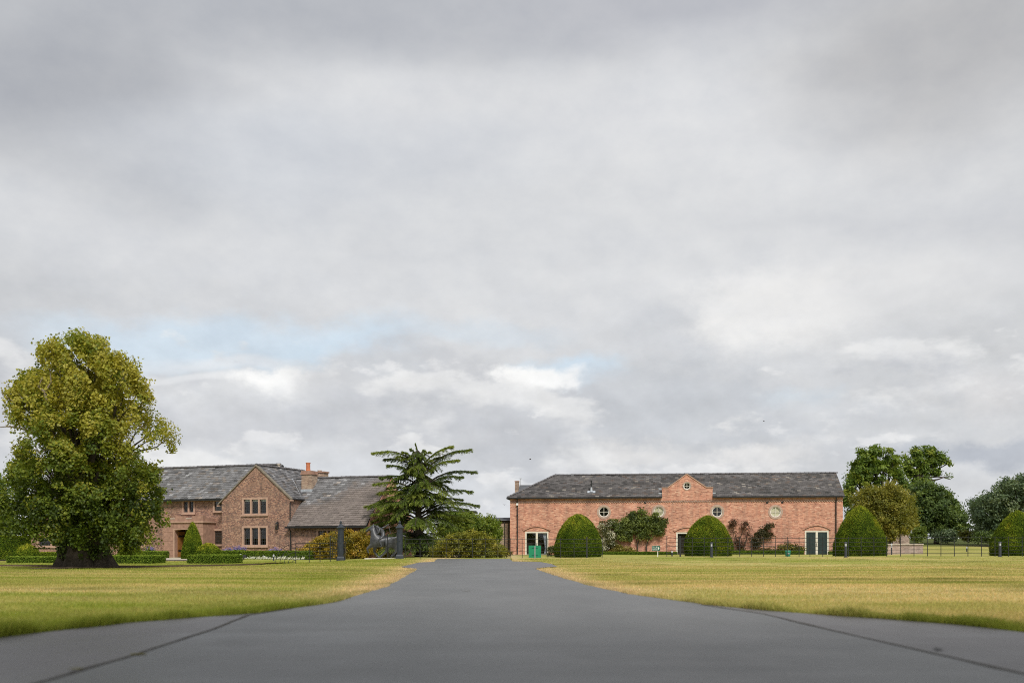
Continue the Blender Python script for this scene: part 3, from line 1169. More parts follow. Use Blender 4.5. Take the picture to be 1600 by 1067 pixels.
def quad_roof(parent, fr, u0, u1, v_e, w_e, v_r, w_r, colfn, lim=None, w=0.36, e=0.235, th=0.042, outline=None):
    """slope whose eave runs along u"""
    sl = math.hypot(v_r - v_e, w_r - w_e)
    S = Vector((0, (v_r - v_e) / sl, (w_r - w_e) / sl))
    U = Vector((1, 0, 0))
    Nv = U.cross(S)
    if Nv.z < 0:
        Nv = -Nv
    lim = lim or (lambda s: (u0, u1))
    outline = outline or [(u0, 0), (u1, 0), (u1, sl), (u0, sl)]
    return roof_plane(parent, (0, v_e, w_e), U, S, Nv, outline, lim, sl, w, e, th, colfn)


def side_roof(parent, v0, v1, u_e, w_e, u_r, w_r, colfn, w=0.36, e=0.235, th=0.042, lim=None):
    """slope whose eave runs along v"""
    sl = math.hypot(u_r - u_e, w_r - w_e)
    S = Vector(((u_r - u_e) / sl, 0, (w_r - w_e) / sl))
    U = Vector((0, 1, 0))
    Nv = U.cross(S)
    if Nv.z < 0:
        Nv = -Nv
    return roof_plane(parent, (u_e, 0, w_e), U, S, Nv, [(v0, 0), (v1, 0), (v1, sl), (v0, sl)], lim or (lambda s: (v0, v1)), sl, w, e, th, colfn)


def build_house():
    g0 = -0.7
    # ---- gable wing
    ul, ur = H.pix(346.5, 820, 0)[0], H.pix(453, 820, 0)[0]
    ua, wa = H.pix(400.5, 727.5, 0)
    we = H.pix(454, 782, 0)[1]
    el = H.pix(341, 783, 0)[0]
    er = H.pix(455, 783, 0)[0]
    tanp = (wa - we) / ((er - el) / 2)
    ww = wa - tanp * (ua - ul)
    up = rect_px(H, 381, 416, 780, 802, 0)
    lo = rect_px(H, 381, 416, 824.5, 851, 0)
    fr = 0.16
    grow = lambda r: rl(r[0] - fr, r[1] + fr, r[2] - fr * 0.9, r[3] + fr)
    VB = 7.0
    front = [(ul, g0), (ur, g0), (ur, wa - tanp * (ur - ua)), (ua, wa), (ul, ww)]
    MB().solid(front, [grow(up), grow(lo)], (0, 0, 0), (1, 0, 0), (0, 0, 1), (0, 0.3, 0)).build('gable_wall', M['house_brick'], house)
    mb = MB()
    mb.box(ul, ul + 0.3, 0.301, VB, g0, ww - 0.05)
    mb.box(ur - 0.3, ur, 0.301, VB, g0, wa - tanp * (ur - ua) - 0.05)
    mb.solid(front, [], (0, VB, 0), (1, 0, 0), (0, 0, 1), (0, 0.3, 0))
    mb.build('wall', M['house_brick'], house)
    MB().box(ul - 0.03, ur + 0.03, -0.05, -0.003, g0, 0.42).build('plinth', M['sandstone'], house)
    stone_window(house, *up, 0, 3, blind=0.14)
    stone_window(house, *lo, 0, 3)
    # stone coping up the rakes
    for sgn, ue in ((-1, el), (1, er)):
        cop = MB()
        wE = wa - tanp * abs(ue - ua)
        cop.solid([(ue, wE - 0.09), (ue, wE + 0.03), (ua, wa + 0.10), (ua, wa - 0.03)], [], (0, -0.09, 0), (1, 0, 0), (0, 0, 1), (0, 0.32, 0))
        cop.build('coping', M['coping_grey'], house)
        MB().box(ue - 0.07, ue + 0.10, -0.10, 0.2, wE - 0.20, wE - 0.10).build('kneeler', M['sandstone_trim'], house)
    rt = side_roof(house, 0.2, VB + 0.35, er, wa - tanp * (er - ua), ua, wa + 0.06, slate_house)
    side_roof(house, 0.2, VB + 0.35, el, wa - tanp * (ua - el), ua, wa + 0.06, slate_house)
    ridge_tiles(rt, (ua, 0.0, wa + 0.06), (ua, VB + 0.3, wa + 0.06), 0.15, 0.42, M['ridge_grey'])
    MB().tube([(er + 0.06, 0.2, wa - tanp * (er - ua) - 0.03), (er + 0.06, 2.6, wa - tanp * (er - ua) - 0.03)], 0.065).build('gutter', M['gutter'], house)

    # ---- left wing
    vw = 1.1
    ve = vw - 0.4
    we2 = H.pix(300, 779.5, ve)[1]
    vr = ve + 1.0
    for _ in range(40):
        wr = H.pix(300, 730.5, vr)[1]
        vr = ve + (wr - we2) / math.tan(math.radians(43))
    uL = H.pix(46, 860, vw)[0]
    w1 = rect_px(H, 287, 302.5, 783.5, 800, vw)
    uw = H.pix(334, 800, vw)[0]
    w2 = (uw + 0.16, ul - 0.02 + 0.2, H.pix(338, 798, vw)[1], H.pix(338, 783, vw)[1])
    w3 = (uw + 0.16, ul - 0.02 + 0.2, H.pix(338, 850, vw)[1], H.pix(338, 829, vw)[1])
    w4 = rect_px(H, 60, 100, 838, 852, vw)
    w5 = rect_px(H, 190, 225, 833, 852, vw)
    wins = [w1, w4, w5]
    px0, px1 = H.pix(258, 840, vw)[0], H.pix(316, 840, vw)[0]
    door = rl(H.pix(274, 840, vw)[0], H.pix(303, 840, vw)[0], -0.2, 2.05)
    half = []
    for w in (w2, w3):
        half.append(rl(w[0] - fr, ul - 0.005, w[2] - fr, w[3] + fr))
    MB().solid([(uL, g0), (ul - 0.004, g0), (ul - 0.004, we2 + 0.1), (uL, we2 + 0.1)], [grow(w) for w in wins] + [door] , (0, vw, 0), (1, 0, 0), (0, 0, 1),
               (0, 0.3, 0)).build('wall', M['house_brick'], house)
    mb = MB()
    D2 = 2 * (vr - vw) + vw
    mb.solid([(vw + 0.301, g0), (D2, g0), (D2, we2 + 0.1), (vr, wr - 0.05), (vw + 0.301, we2 + 0.2)], [], (uL, 0, 0), (0, 1, 0), (0, 0, 1), (0.3, 0, 0))
    mb.box(uL + 0.301, ul, D2 - 0.3, D2, g0, we2 + 0.1)
    mb.build('wall', M['house_brick'], house)
    stone_window(house, *w1, vw, 2)
    stone_window(house, *w4, vw, 2)
    stone_window(house, *w5, vw, 2)
    # narrow windows tucked beside the gable: surface-set stone surround with a deep pane
    for w in (w2, w3):
        mb = MB()
        a, b, c, d = w[0], ul - 0.002, w[2], w[3]
        mb.box(a - 0.16, a, vw - 0.14, vw - 0.002, c - 0.15, d + 0.16)
        mb.box(a, b, vw - 0.14, vw - 0.002, d, d + 0.16)
        mb.box(a, b, vw - 0.16, vw - 0.002, c - 0.15, c)
        win = mb.build('window', M['sandstone_trim'], house)
        MB().box(a, b, vw - 0.04, vw - 0.03, c, d).build('pane', M['glass'], win)
        MB().box(a, b, vw - 0.024, vw - 0.003, c, d).build('blind', M['timber_dark'], win)  # dark sheet standing in for an unlit room behind the pane
        lead = MB()
        for i in range(1, 5):
            z = c + (d - c) * i / 5
            lead.box(a, b, vw - 0.055, vw - 0.041, z - 0.008, z + 0.008)
        lead.build('glazing_bar', M['lead_dark'], win)
    lr = quad_roof(house, H, uL - 0.3, ua, ve, we2, vr, wr, slate_house)
    quad_roof(house, H, uL - 0.3, ua, 2 * vr - ve, we2, vr, wr, slate_house, e=0.45, w=0.9)
    ridge_tiles(lr, (uL - 0.3, vr, wr + 0.01), (ua - 0.1, vr, wr + 0.01), 0.15, 0.42, M['ridge_grey'])
    MB().box(uL - 0.3, ul - 0.12, ve - 0.10, ve + 0.02, we2 - 0.15, we2 - 0.03).build('gutter', M['gutter'], house)
    MB().tube([(ul - 0.10, vw - 0.09, we2 - 0.1), (ul - 0.10, vw - 0.09, -0.3)], 0.05).build('drainpipe', M['gutter'], house)

    # ---- porch of dressed sandstone
    vp = -0.5
    p0, p1 = H.pix(255.5, 840, vp)[0], H.pix(317.5, 840, vp)[0]
    ptop = H.pix(285, 806, vp)[1]
    o0, o1 = H.pix(273, 850, vp)[0], H.pix(302, 850, vp)[0]
    ot = H.pix(285, 827, vp)[1]
    om = (o0 + o1) / 2
    hole = [(o0, -0.18), (o1, -0.18), (o1, ot - 0.12), (om + 0.4, ot), (om - 0.4, ot), (o0, ot - 0.12)]
    wc = H.pix(285, 816.5, vp)[1]
    porch = MB()
    porch.solid(rl(p0, p1, g0, wc), [hole], (0, vp, 0), (1, 0, 0), (0, 0, 1), (0, 0.38, 0))
    porch.box(p0, p0 + 0.35, vp + 0.381, vw - 0.002, g0, wc)
    porch.box(p1 - 0.35, p1, vp + 0.381, vw - 0.002, g0, wc)
    pb = porch.build('porch', M['sandstone'], house)
    MB().box(p0 - 0.10, p1 + 0.10, vp - 0.11, vw - 0.003, wc + 0.001, wc + 0.12).build('cornice', M['sandstone_trim'], pb)
    par = MB()
    span = p1 - p0
    par.box(p0, p1, vp, vw - 0.004, wc + 0.121, ptop - 0.16)
    segs = [(0.0, 0.16), (0.30, 0.56), (0.72, 1.0)]
    for a, b in segs:
        par.box(p0 + span * a, p0 + span * b, vp + 0.002, vp + 0.3, ptop - 0.159, ptop)
    par.build('parapet', M['sandstone'], pb)
    for a, b in ((0.17, 0.29), (0.57, 0.71)):
        MB().box(p0 + span * a, p0 + span * b, vp - 0.02, vp + 0.3, ptop - 0.24, ptop - 0.161).build('coping', M['pale_stone'], pb)
    # ashlar blocks of the two piers and the lintel, each set slightly proud
    def stones(a, b, z0, z1, rows, per):
        hgt = (z1 - z0) / rows
        for r in range(rows):
            n = per if r % 2 else max(1, per - 1)
            xs = [a] + sorted(a + (b - a) * (k + random.uniform(-0.15, 0.15)) / n for k in range(1, n)) + [b]
            for x0, x1 in zip(xs[:-1], xs[1:]):
                p = random.uniform(0.012, 0.026)
                MB().box(x0 + 0.008, x1 - 0.008, vp - p, vp - 0.001, z0 + r * hgt + 0.008, z0 + (r + 1) * hgt - 0.008).build('stone', M['sandstone'], pb)
    stones(p0, o0 - 0.12, -0.3, wc - 0.01, 8, 2)
    stones(o1 + 0.12, p1, -0.3, wc - 0.01, 8, 2)
    stones(o0 - 0.1, o1 + 0.1, ot + 0.12, wc - 0.01, 1, 3)
    jam = MB()
    jam.box(o0 - 0.11, o0 - 0.002, vp - 0.05, vp - 0.002, -0.25, ot + 0.1)
    jam.box(o1 + 0.002, o1 + 0.11, vp - 0.05, vp - 0.002, -0.25, ot + 0.1)
    jam.box(o0 - 0.002, o1 + 0.002, vp - 0.05, vp - 0.002, ot + 0.002, ot + 0.1)
    jam.build('door_surround', M['sandstone_trim'], pb)
    # oak door standing open at the left of the passage
    dr = MB()
    for k in range(5):
        y0 = vp + 0.32 + k * 0.17
        dr.box(o0 + 0.03, o0 + 0.085, y0, y0 + 0.16, -0.1, ot - 0.16)
    dw = dr.build('door', M['oak'], pb)
    MB().box(o0 + 0.086, o0 + 0.11, vp + 0.33, vp + 1.15, 0.35, 0.5).build('hinge', M['black_iron'], dw)
    MB().box(o0 + 0.086, o0 + 0.11, vp + 0.33, vp + 1.15, 1.55, 1.7).build('hinge', M['black_iron'], dw)
    MB().box(o0 - 0.2, o1 + 0.2, vp - 0.35, vp - 0.06, -0.4, -0.12).build('doorstep', M['pale_stone'], pb)
    MB().box(om + 0.05, om + 0.6, vw + 0.05, vw + 0.12, -0.2, 2.0).build('inner_door', M['oak'], pb)

    # ---- right wing
    we3 = H.pix(510, 821.3, -0.45)[1]
    uR = H.pix(572, 821, -0.45)[0]
    p3 = math.radians(43)
    v3 = -0.45
    vr3 = 3
    for _ in range(40):
        wr3 = H.pix(545, 746, vr3)[1]
        vr3 = v3 + (wr3 - we3) / math.tan(p3)
    print('right wing', we3, wr3, vr3, 'left', we2, wr, vr, 'gable', we, wa, ul, ur)
    wins = [rect_px(H, 497, 525, 829, 848, 0.0), rect_px(H, 556, 575, 829, 848, 0.0)]
    outl = [(ur + 0.003, g0), (uR - 0.25, g0), (uR - 0.25, we3 + 0.3), (ur + 0.003, we3 + 0.3)]
    MB().solid(outl, [grow(w) for w in wins[:1]], (0, 0.02, 0), (1, 0, 0), (0, 0, 1), (0, 0.3, 0)).build('wall', M['house_brick'], house)
    stone_window(house, *wins[0], 0.02, 2)
    sl3 = math.hypot(vr3 - v3, wr3 - we3)

    def lim(s):
        w = we3 + s * math.sin(p3)
        if w < we - 0.05:
            return ur + 0.01, uR
        return er - (w - we) / tanp - 0.02, uR
    k_s = (we - 0.05 - we3) / math.sin(p3)
    a_top = er - (wr3 - we) / tanp
    out3 = [(ur + 0.01, 0), (uR, 0), (uR, sl3), (a_top, sl3), (er, k_s + 0.05), (ur + 0.01, k_s)]
    rr = quad_roof(house, H, ur, uR, v3, we3, vr3, wr3, slate_right, lim=lim, outline=out3)
    quad_roof(house, H, er, uR, 2 * vr3 - v3, we3, vr3, wr3, slate_right, e=0.45, w=0.9)
    ridge_tiles(rr, (a_top + 0.5, vr3, wr3 + 0.01), (uR, vr3, wr3 + 0.01), 0.14, 0.42, M['ridge_grey'])
    gb = MB().solid([(0.02, g0), (2 * vr3 - 0.02, g0), (2 * vr3 - 0.02, we3 + 0.35), (vr3, wr3 - 0.06), (0.02, we3 + 0.35)], [], (uR - 0.249, 0, 0), (0, 1, 0), (0, 0, 1), (0.3, 0, 0))
    gb.build('gable_wall', M['barn_brick'], house)
    MB().box(ur - 0.12, uR, v3 - 0.10, v3 + 0.01, we3 - 0.16, we3 - 0.03).build('gutter', M['gutter'], house)
    MB().tube([(ur + 0.06, -0.07, we - 0.15), (ur + 0.06, -0.07, we3 + 0.5)], 0.045).build('drainpipe', M['gutter'], house)
    MB().tube([(ur + 0.16, -0.38, we3 - 0.1), (ur + 0.14, -0.1, we3 - 0.45), (ur + 0.14, -0.08, -0.3)], 0.05).build('drainpipe', M['gutter'], house)
    # lead valley between the gable slope and the right wing
    vv = v3 + (we - we3) / math.tan(p3)
    MB().tube([(er + 0.02, vv - 0.1, we + 0.10), (a_top + 0.2, vr3 - 0.25, wr3 + 0.02)], 0.06, n=6).build('valley_flashing', M['lead'], house)

    # ---- chimneys
    best = None
    for v in np.arange(0, vr3, 0.02):
        w = we3 + (v - v3) * math.tan(p3)
        d = abs(H.pix(481, 768, v)[1] - w)
        if best is None or d < best[0]:
            best = (d, v)
    vc = best[1]
    c0, c1 = H.pix(471, 750, vc)[0], H.pix(486.5, 750, vc)[0]
    ct = H.pix(480, 741, vc)[1]
    cb = H.pix(480, 772, vc)[1]
    ch = MB().box(c0, c1, vc, vc + 0.95, cb - 0.3, ct).build('chimney', M['tan_brick'], rr)
    MB().box(c0 - 0.07, c1 + 0.07, vc - 0.07, vc + 1.02, ct + 0.001, ct + 0.10).box(c0 - 0.03, c1 + 0.03, vc - 0.03, vc + 0.98, ct + 0.101, ct + 0.30).build('cap', M['sandstone'], ch)
    pm = H.pix(481.5, 730, vc + 0.5)
    MB().lathe([(0.20, 0), (0.19, 0.1), (0.17, 0.2), (0.165, 0.62), (0.20, 0.64), (0.20, 0.70), (0.13, 0.70), (0.13, 0.5)], 14, (pm[0], vc + 0.5, ct + 0.302)).build('chimney_pot', M['terracotta'], ch)
    MB().box(c0 - 0.06, c1 + 0.06, vc - 0.03, vc + 0.1, H.pix(480, 768.5, vc)[1] - 0.05, H.pix(480, 764, vc)[1]).build('flashing', M['lead'], ch)
    v2 = vr3 + 1.4
    c0, c1 = H.pix(489, 742, v2)[0], H.pix(505.5, 742, v2)[0]
    ct = H.pix(497, 738.5, v2)[1]
    ch2 = MB().box(c0, c1, v2, v2 + 0.8, wr3 - 1.8, ct).build('chimney', M['tan_brick'], rr)
    MB().box(c0 - 0.06, c1 + 0.06, v2 - 0.06, v2 + 0.86, ct + 0.001, ct + 0.12).build('cap', M['sandstone'], ch2)
    MB().lathe([(0.17, 0), (0.17, 0.06), (0.2, 0.07), (0.2, 0.12), (0.05, 0.14)], 12, ((c0 + c1) / 2 - 0.1, v2 + 0.4, ct + 0.122)).build('chimney_pot', M['pale_stone'], ch2)
    # small vent cap on the gable ridge
    vm = H.pix(437, 727, 4.0)
    MB().lathe([(0.11, 0), (0.11, 0.18), (0.16, 0.2), (0.16, 0.25), (0.03, 0.3)], 10, (ua, 3.2, wa + 0.12)).build('roof_vent', M['pale_stone'], rt)


build_house()

# ------------------------------------------------------------------ the long barn
BA = math.atan2(-3.5, 31.26)
B = Frame(XP(797, 97), 97.0, BA)
barn = empty('brick_barn', (B.o[0], B.o[1], 0), BA)
tag(barn, 'long salmon brick coach house with round windows and a small central pediment', 'barn')


def build_barn():
    L = B.pix(1317, 820, 0)[0]
    g0 = -0.8
    we = 5.52
    vE, vR = -0.24, 3.5
    wr = B.pix(1200, 740, vR)[1]
    # front wall with pediment
    pl, pr = B.pix(1034.5, 762, 0)[0], B.pix(1113.5, 762, 0)[0]
    sl_, sr_ = B.pix(1043, 762, 0)[0], B.pix(1104, 762, 0)[0]
    ps = B.pix(1073, 762.3, 0)[1]
    pa = B.pix(1073, 741, 0)
    pb = B.pix(1073, 763, 0)[1]
    doors = {}
    for nm, x0, x1, y0, y1 in (('a', 820.5, 857, 830, 867.5), ('b', 1056.5, 1093, 831, 869), ('c', 1257.5, 1295, 828.5, 868)):
        doors[nm] = rect_px(B, x0, x1, y0, y1, 0)
    outline = [(0, g0), (L, g0), (L, we - 0.03), (pr, we - 0.03), (pr, ps), (sr_, ps), (pa[0], pa[1]), (sl_, ps), (pl, ps), (pl, we - 0.03), (0, we - 0.03)]
    holes = [rl(*d) for d in doors.values()]
    ROUND = ((943.6, 799.5, 0.46, False), (1029.3, 799.3, 0.46, True), (1120.5, 799.3, 0.46, False), (1211.8, 799.6, 0.46, True), (1073.4, 759, 0.30, False))
    for px, py, r, bl in ROUND:
        u, w = B.pix(px, py, 0)
        holes.append([(u + (r + 0.03) * math.cos(2 * PI * k / 32), w + (r + 0.03) * math.sin(2 * PI * k / 32)) for k in range(32)])
    MB().solid(outline, holes, (0, 0, 0), (1, 0, 0), (0, 0, 1), (0, 0.34, 0)).build('front_wall', M['barn_brick'], barn)
    mb = MB()
    mb.solid([(0.341, g0), (7.0, g0), (7.0, we - 0.05), (0.341, we - 0.05)], [], (0, 0, 0), (0, 1, 0), (0, 0, 1), (0.34, 0, 0))
    mb.solid([(0.341, g0), (7.0, g0), (7.0, we - 0.05), (3.5, wr - 0.12), (0.341, we + 0.15)], [], (L - 0.34, 0, 0), (0, 1, 0), (0, 0, 1), (0.34, 0, 0))
    mb.box(0.341, L - 0.341, 6.66, 7.0, g0, we - 0.05)
    mb.build('wall', M['barn_brick'], barn)
    # coping of the pediment
    def cop(a, b, nm):
        (ax, aw), (bx, bw) = a, b
        d = Vector((bx - ax, 0, bw - aw)).normalized()
        n = Vector((-d.z, 0, d.x))
        if n.z < 0:
            n = -n
        q = [Vector((ax, 0, aw)) + n * 0.002, Vector((bx, 0, bw)) + n * 0.002, Vector((bx, 0, bw)) + n * 0.085, Vector((ax, 0, aw)) + n * 0.085]
        MB().solid([(p.x, p.z) for p in q], [], (0, -0.06, 0), (1, 0, 0), (0, 0, 1), (0, 0.44, 0)).build('coping', M['sandstone_trim'], barn)
    cop((pl - 0.05, ps), (sl_, ps), 0)
    cop((sl_, ps), (pa[0], pa[1]), 0)
    cop((pa[0], pa[1]), (sr_, ps), 0)
    cop((sr_, ps), (pr + 0.05, ps), 0)
    # main slope, hipped at its left end
    hip = B.pix(867, 741, vR)[0]
    sl = math.hypot(vR - vE, wr - we)
    uR_ = L + 0.12
    u0 = vE

    def lim(s):
        return u0 + (hip - u0) * s / sl, uR_
    tan_p = (wr - we) / (vR - vE)
    vm = 0.37
    wm = we + (vm - vE) * tan_p
    kw = dict(w=0.36, e=0.225, th=0.036)
    rf = quad_roof(barn, B, u0, pl, vE, we, vR, wr, slate_barn, lim=lambda s: (lim(s)[0], pl - 0.003), outline=[(u0, 0), (pl - 0.003, 0), (pl - 0.003, sl), (hip, sl)], **kw)
    quad_roof(barn, B, pr + 0.003, uR_, vE, we, vR, wr, slate_barn, **kw)
    quad_roof(barn, B, pl - 0.001, pr + 0.001, vm, wm, vR, wr, slate_barn, **kw)
    quad_roof(barn, B, u0, uR_, 7.0 - vE, we, vR, wr, slate_barn, lim=lim, outline=[(u0, 0), (uR_, 0), (uR_, sl), (hip, sl)], w=0.8, e=0.4)
    # left hip slope
    sh = math.hypot(hip - u0, wr - we)
    S = Vector(((hip - u0) / sh, 0, (wr - we) / sh))
    U = Vector((0, 1, 0))
    Nv = S.cross(U)
    if Nv.z < 0:
        Nv = -Nv
    roof_plane(barn, (u0, 0, we), U, S, Nv, [(vE, 0), (7.0 - vE, 0), (vR, sh)], lambda s: (vE + (vR - vE) * s / sh, 7 - vE - (vR - vE) * s / sh), sh, 0.4, 0.25, 0.024, slate_barn)
    ridge_tiles(rf, (hip, vR, wr + 0.02), (uR_, vR, wr + 0.02), 0.13, 0.40, M['ridge_grey'])
    ridge_tiles(rf, (u0, vE, we + 0.03), (hip, vR, wr + 0.03), 0.11, 0.40, M['ridge_grey'])
    # pediment's own little roof running back into the slope
    for sgn, ue in ((-1, sl_), (1, sr_)):
        h = pa[1] - ps
        k = math.hypot(ue - pa[0], h)
        back = vE + (pa[1] - we) / (wr - we) * (vR - vE)
        b0 = vE + (ps - we) / (wr - we) * (vR - vE)
        MB().add([(ue, 0.342, ps - 0.02), (pa[0], 0.342, pa[1] - 0.02), (pa[0], back, pa[1] - 0.02), (ue, b0, ps - 0.02),
                  (ue, 0.342, ps - 0.10), (pa[0], 0.342, pa[1] - 0.10), (pa[0], back, pa[1] - 0.10), (ue, b0, ps - 0.10)],
                 [(0, 1, 2, 3), (7, 6, 5, 4), (0, 4, 5, 1), (1, 5, 6, 2), (2, 6, 7, 3), (3, 7, 4, 0)]).build('pediment_roof', M['deck'], barn)
    # gutters
    for a, b in ((u0 - 0.03, pl - 0.02), (pr + 0.02, uR_ + 0.03)):
        MB().box(a, b, vE - 0.11, vE + 0.015, we - 0.13, we - 0.015).build('gutter', M['gutter'], barn)
        MB().box(max(a, 0.0), min(b, L), vE + 0.02, -0.003, we - 0.10, we - 0.03).build('soffit', M['timber_dark'], barn)
    MB().box(u0 - 0.1, u0, vE, 7.2, we - 0.13, we - 0.015).build('gutter', M['gutter'], barn)
    # dog-tooth brick course under the eaves
    dt = MB()
    wd = B.pix(1070, 782.5, 0)[1]
    n = int(L / 0.23)
    for i in range(n):
        x = i * L / n
        dt.box(x + 0.01, x + 0.115, -0.085, -0.003, wd - 0.035, wd + 0.035)
        dt.box(x + 0.125, x + 0.225, -0.075, -0.003, wd - 0.115, wd - 0.045)
    o = dt.build('dogtooth_course', M['pale_brick'], barn)
    o['kind'] = 'stuff'
    MB().box(pl, pr, -0.052, -0.004, wd + 0.06, wd + 0.125).build('string_course', M['barn_brick'], barn)
    # rainwater pipes
    for px in (808.3, 1306.3):
        u = B.pix(px, 800, -0.1)[0]
        dp = MB().tube([(u, vE - 0.05, we - 0.12), (u, vE + 0.02, we - 0.3), (u, -0.09, we - 0.55), (u, -0.09, -0.4)], 0.055).build('drainpipe', M['gutter'], barn)
        for z in (0.6, 2.2, 3.8):
            MB().box(u - 0.085, u + 0.085, -0.15, -0.03, z, z + 0.06).build('bracket', M['gutter'], dp)
    u = B.pix(808.3, 787, -0.1)[0]
    MB().box(u - 0.10, u + 0.10, -0.22, -0.02, we - 0.75, we - 0.55).build('hopper', M['white_paint'], barn)
    # round windows
    for px, py, r, blind in ROUND:
        u, w = B.pix(px, py, 0)
        big = r > 0.4
        win = MB().ring(u, w, r - 0.035, r + 0.028, 0.035, 0.12, 36).build('round_window', M['white_paint'], barn)
        MB().ring(u, w, r + 0.032, r + (0.22 if big else 0.12), -0.03, -0.003, 40).build('surround', M['ring_stone'], win)
        MB().disc(u, w, r - 0.02, 0.085, 0.091).build('pane', M['glass'], win)
        if blind:
            MB().disc(u, w, r - 0.02, 0.128, 0.134).build('blind', M['blind'], win)
        else:
            MB().disc(u, w, r + 0.2, 0.75, 0.78).build('dark_room_backing', M['timber_dark'], win)  # dark disc standing in for the unlit room behind the glass
        t = 0.02 if big else 0.018
        MB().box(u - t, u + t, 0.05, 0.082, w - r + 0.03, w + r - 0.03).build('glazing_bar', M['cream_paint'], win)
        MB().box(u - r + 0.03, u - t - 0.001, 0.052, 0.082, w - t, w + t).box(u + t + 0.001, u + r - 0.03, 0.052, 0.082, w - t, w + t).build('glazing_bar', M['cream_paint'], win)
    # doors under relieving arches
    for nm, d in doors.items():
        a, b, c, e = d
        f = MB()
        fw = 0.14
        f.box(a, a + fw, 0.02, 0.16, c, e)
        f.box(b - fw, b, 0.02, 0.16, c, e)
        f.box(a + fw, b - fw, 0.02, 0.16, e - 0.15, e)
        mid = (a + b) / 2
        f.box(mid - 0.10, mid + 0.10, 0.021, 0.15, c, e - 0.151)
        fr = f.build('doorway', M['cream_paint'], barn)
        for x0, x1, s in ((a + fw + 0.003, mid - 0.103, 0), (mid + 0.103, b - fw - 0.003, 1)):
            if nm == 'c':
                lf = MB()
                n = 6
                for k in range(n):
                    q0 = x0 + (x1 - x0) * k / n
                    q1 = x0 + (x1 - x0) * (k + 1) / n
                    lf.box(q0 + 0.004, q1 - 0.004, 0.06, 0.10, c + 0.08, e - 0.155)
                lf.box(x0, x1, 0.101, 0.13, c + 0.08, e - 0.155)
                lf.build('door', M['door_green'], fr)
            else:
                lf = MB()
                t = 0.045
                lf.box(x0, x0 + t, 0.06, 0.11, c + 0.05, e - 0.155)
                lf.box(x1 - t, x1, 0.06, 0.11, c + 0.05, e - 0.155)
                lf.box(x0 + t, x1 - t, 0.06, 0.11, e - 0.155 - t, e - 0.155)
                lf.box(x0 + t, x1 - t, 0.06, 0.11, c + 0.05, c + 0.05 + 0.14)
                zz = [c + 0.19 + (e - 0.2 - c - 0.19) * k / 4 for k in range(1, 4)]
                for z in zz:
                    lf.box(x0 + t, x1 - t, 0.07, 0.10, z - 0.012, z + 0.012)
                dl_ = lf.build('door', M['door_green'], fr)
                MB().box(x0 + t - 0.005, x1 - t + 0.005, 0.103, 0.109, c + 0.18, e - 0.2).build('pane', M['glass'], fr)
        if nm == 'a':
            cu = MB()
            x1 = b - fw - 0.06
            n = 6
            vs, fs = [], []
            for k in range(n * 2 + 1):
                x = x1 - 0.34 * k / (n * 2)
                y = 0.24 + (0.035 if k % 2 else 0.0)
                lowf = 0.75
                vs += [(x, y, e - 0.2), (x1 - 0.34 * lowf * k / (n * 2) * 0.6, y, c + 0.7), (x1 - 0.34 * k / (n * 2) * 0.8, y, c + 0.1)]
            for k in range(n * 2):
                for j in range(2):
                    fs.append((3 * k + j, 3 * k + j + 1, 3 * k + 4 + j, 3 * k + 3 + j))
            cu.add(vs, fs).build('curtain', M['curtain'], fr)
            MB().box(a, b, 0.9, 0.95, c - 0.2, e + 0.2).build('dark_room_backing', M['timber_dark'], fr)  # dark sheet in place of the unlit interior
        else:
            MB().box(a - 0.05, b + 0.05, 0.35, 0.40, c - 0.1, e + 0.1).build('dark_room_backing', M['timber_dark'], fr)  # dark sheet in place of the unlit interior
        hd = MB().box(mid - 0.05, mid - 0.02, -0.02, 0.02, c + 0.85, c + 1.2).build('handle', M['black_iron'], fr)
        MB().box(a - 0.12, b + 0.12, -0.38, -0.004, c - 0.35, c + 0.10).build('threshold', M['white_stone'], fr)
        # segmental relieving arch of brick on edge
        ar = MB()
        half = (b - a) / 2 + 0.16
        rise = 0.42
        R = (half * half + rise * rise) / (2 * rise)
        th = math.asin(half / R)
        cz = e + 0.02 + rise - R
        nv = 28
        for k in range(nv):
            t0 = PI / 2 + th - 2 * th * (k + 0.04) / nv
            t1 = PI / 2 + th - 2 * th * (k + 0.96) / nv
            ar.ring(mid, cz, R, R + 0.24, -0.05, -0.003, 1, t0, t1)
        o = ar.build('arch', M['barn_brick'], fr)
        MB().ring(mid, cz, R - 0.03, R - 0.002, -0.062, -0.003, 18, PI / 2 + th, PI / 2 - th).build('drip_mould', M['timber_dark'], fr)
    # dark square air vents in the brickwork
    for px, py in ((1008.2, 784.8), (1198.8, 784.6), (1222.3, 784.3)):
        u, w = B.pix(px, py, -0.02)
        av = MB()
        av.box(u - 0.10, u + 0.10, -0.03, -0.003, w - 0.10, w - 0.07).box(u - 0.10, u + 0.10, -0.03, -0.003, w + 0.07, w + 0.10)
        av.box(u - 0.10, u - 0.07, -0.03, -0.003, w - 0.069, w + 0.069).box(u + 0.07, u + 0.10, -0.03, -0.003, w - 0.069, w + 0.069)
        av.box(u - 0.069, u + 0.069, -0.010, -0.004, w - 0.069, w + 0.069)
        av.build('air_vent', M['black_iron'], barn)
    # flue through the slates with its lead slate
    best = None
    for s in np.arange(0, sl, 0.02):
        v = vE + (vR - vE) * s / sl
        w = we + (wr - we) * s / sl
        q = abs(B.pix(924, 769, v)[1] - w)
        if best is None or q < best[0]:
            best = (q, v, w)
    _, v, w = best
    u = B.pix(924, 769, v)[0]
    fl = MB().tube([(u, v, w - 0.1), (u, v, w + 1.05)], 0.06).tube([(u, v, w + 1.06), (u, v, w + 1.16)], 0.085).build('flue', M['black_iron'], barn)
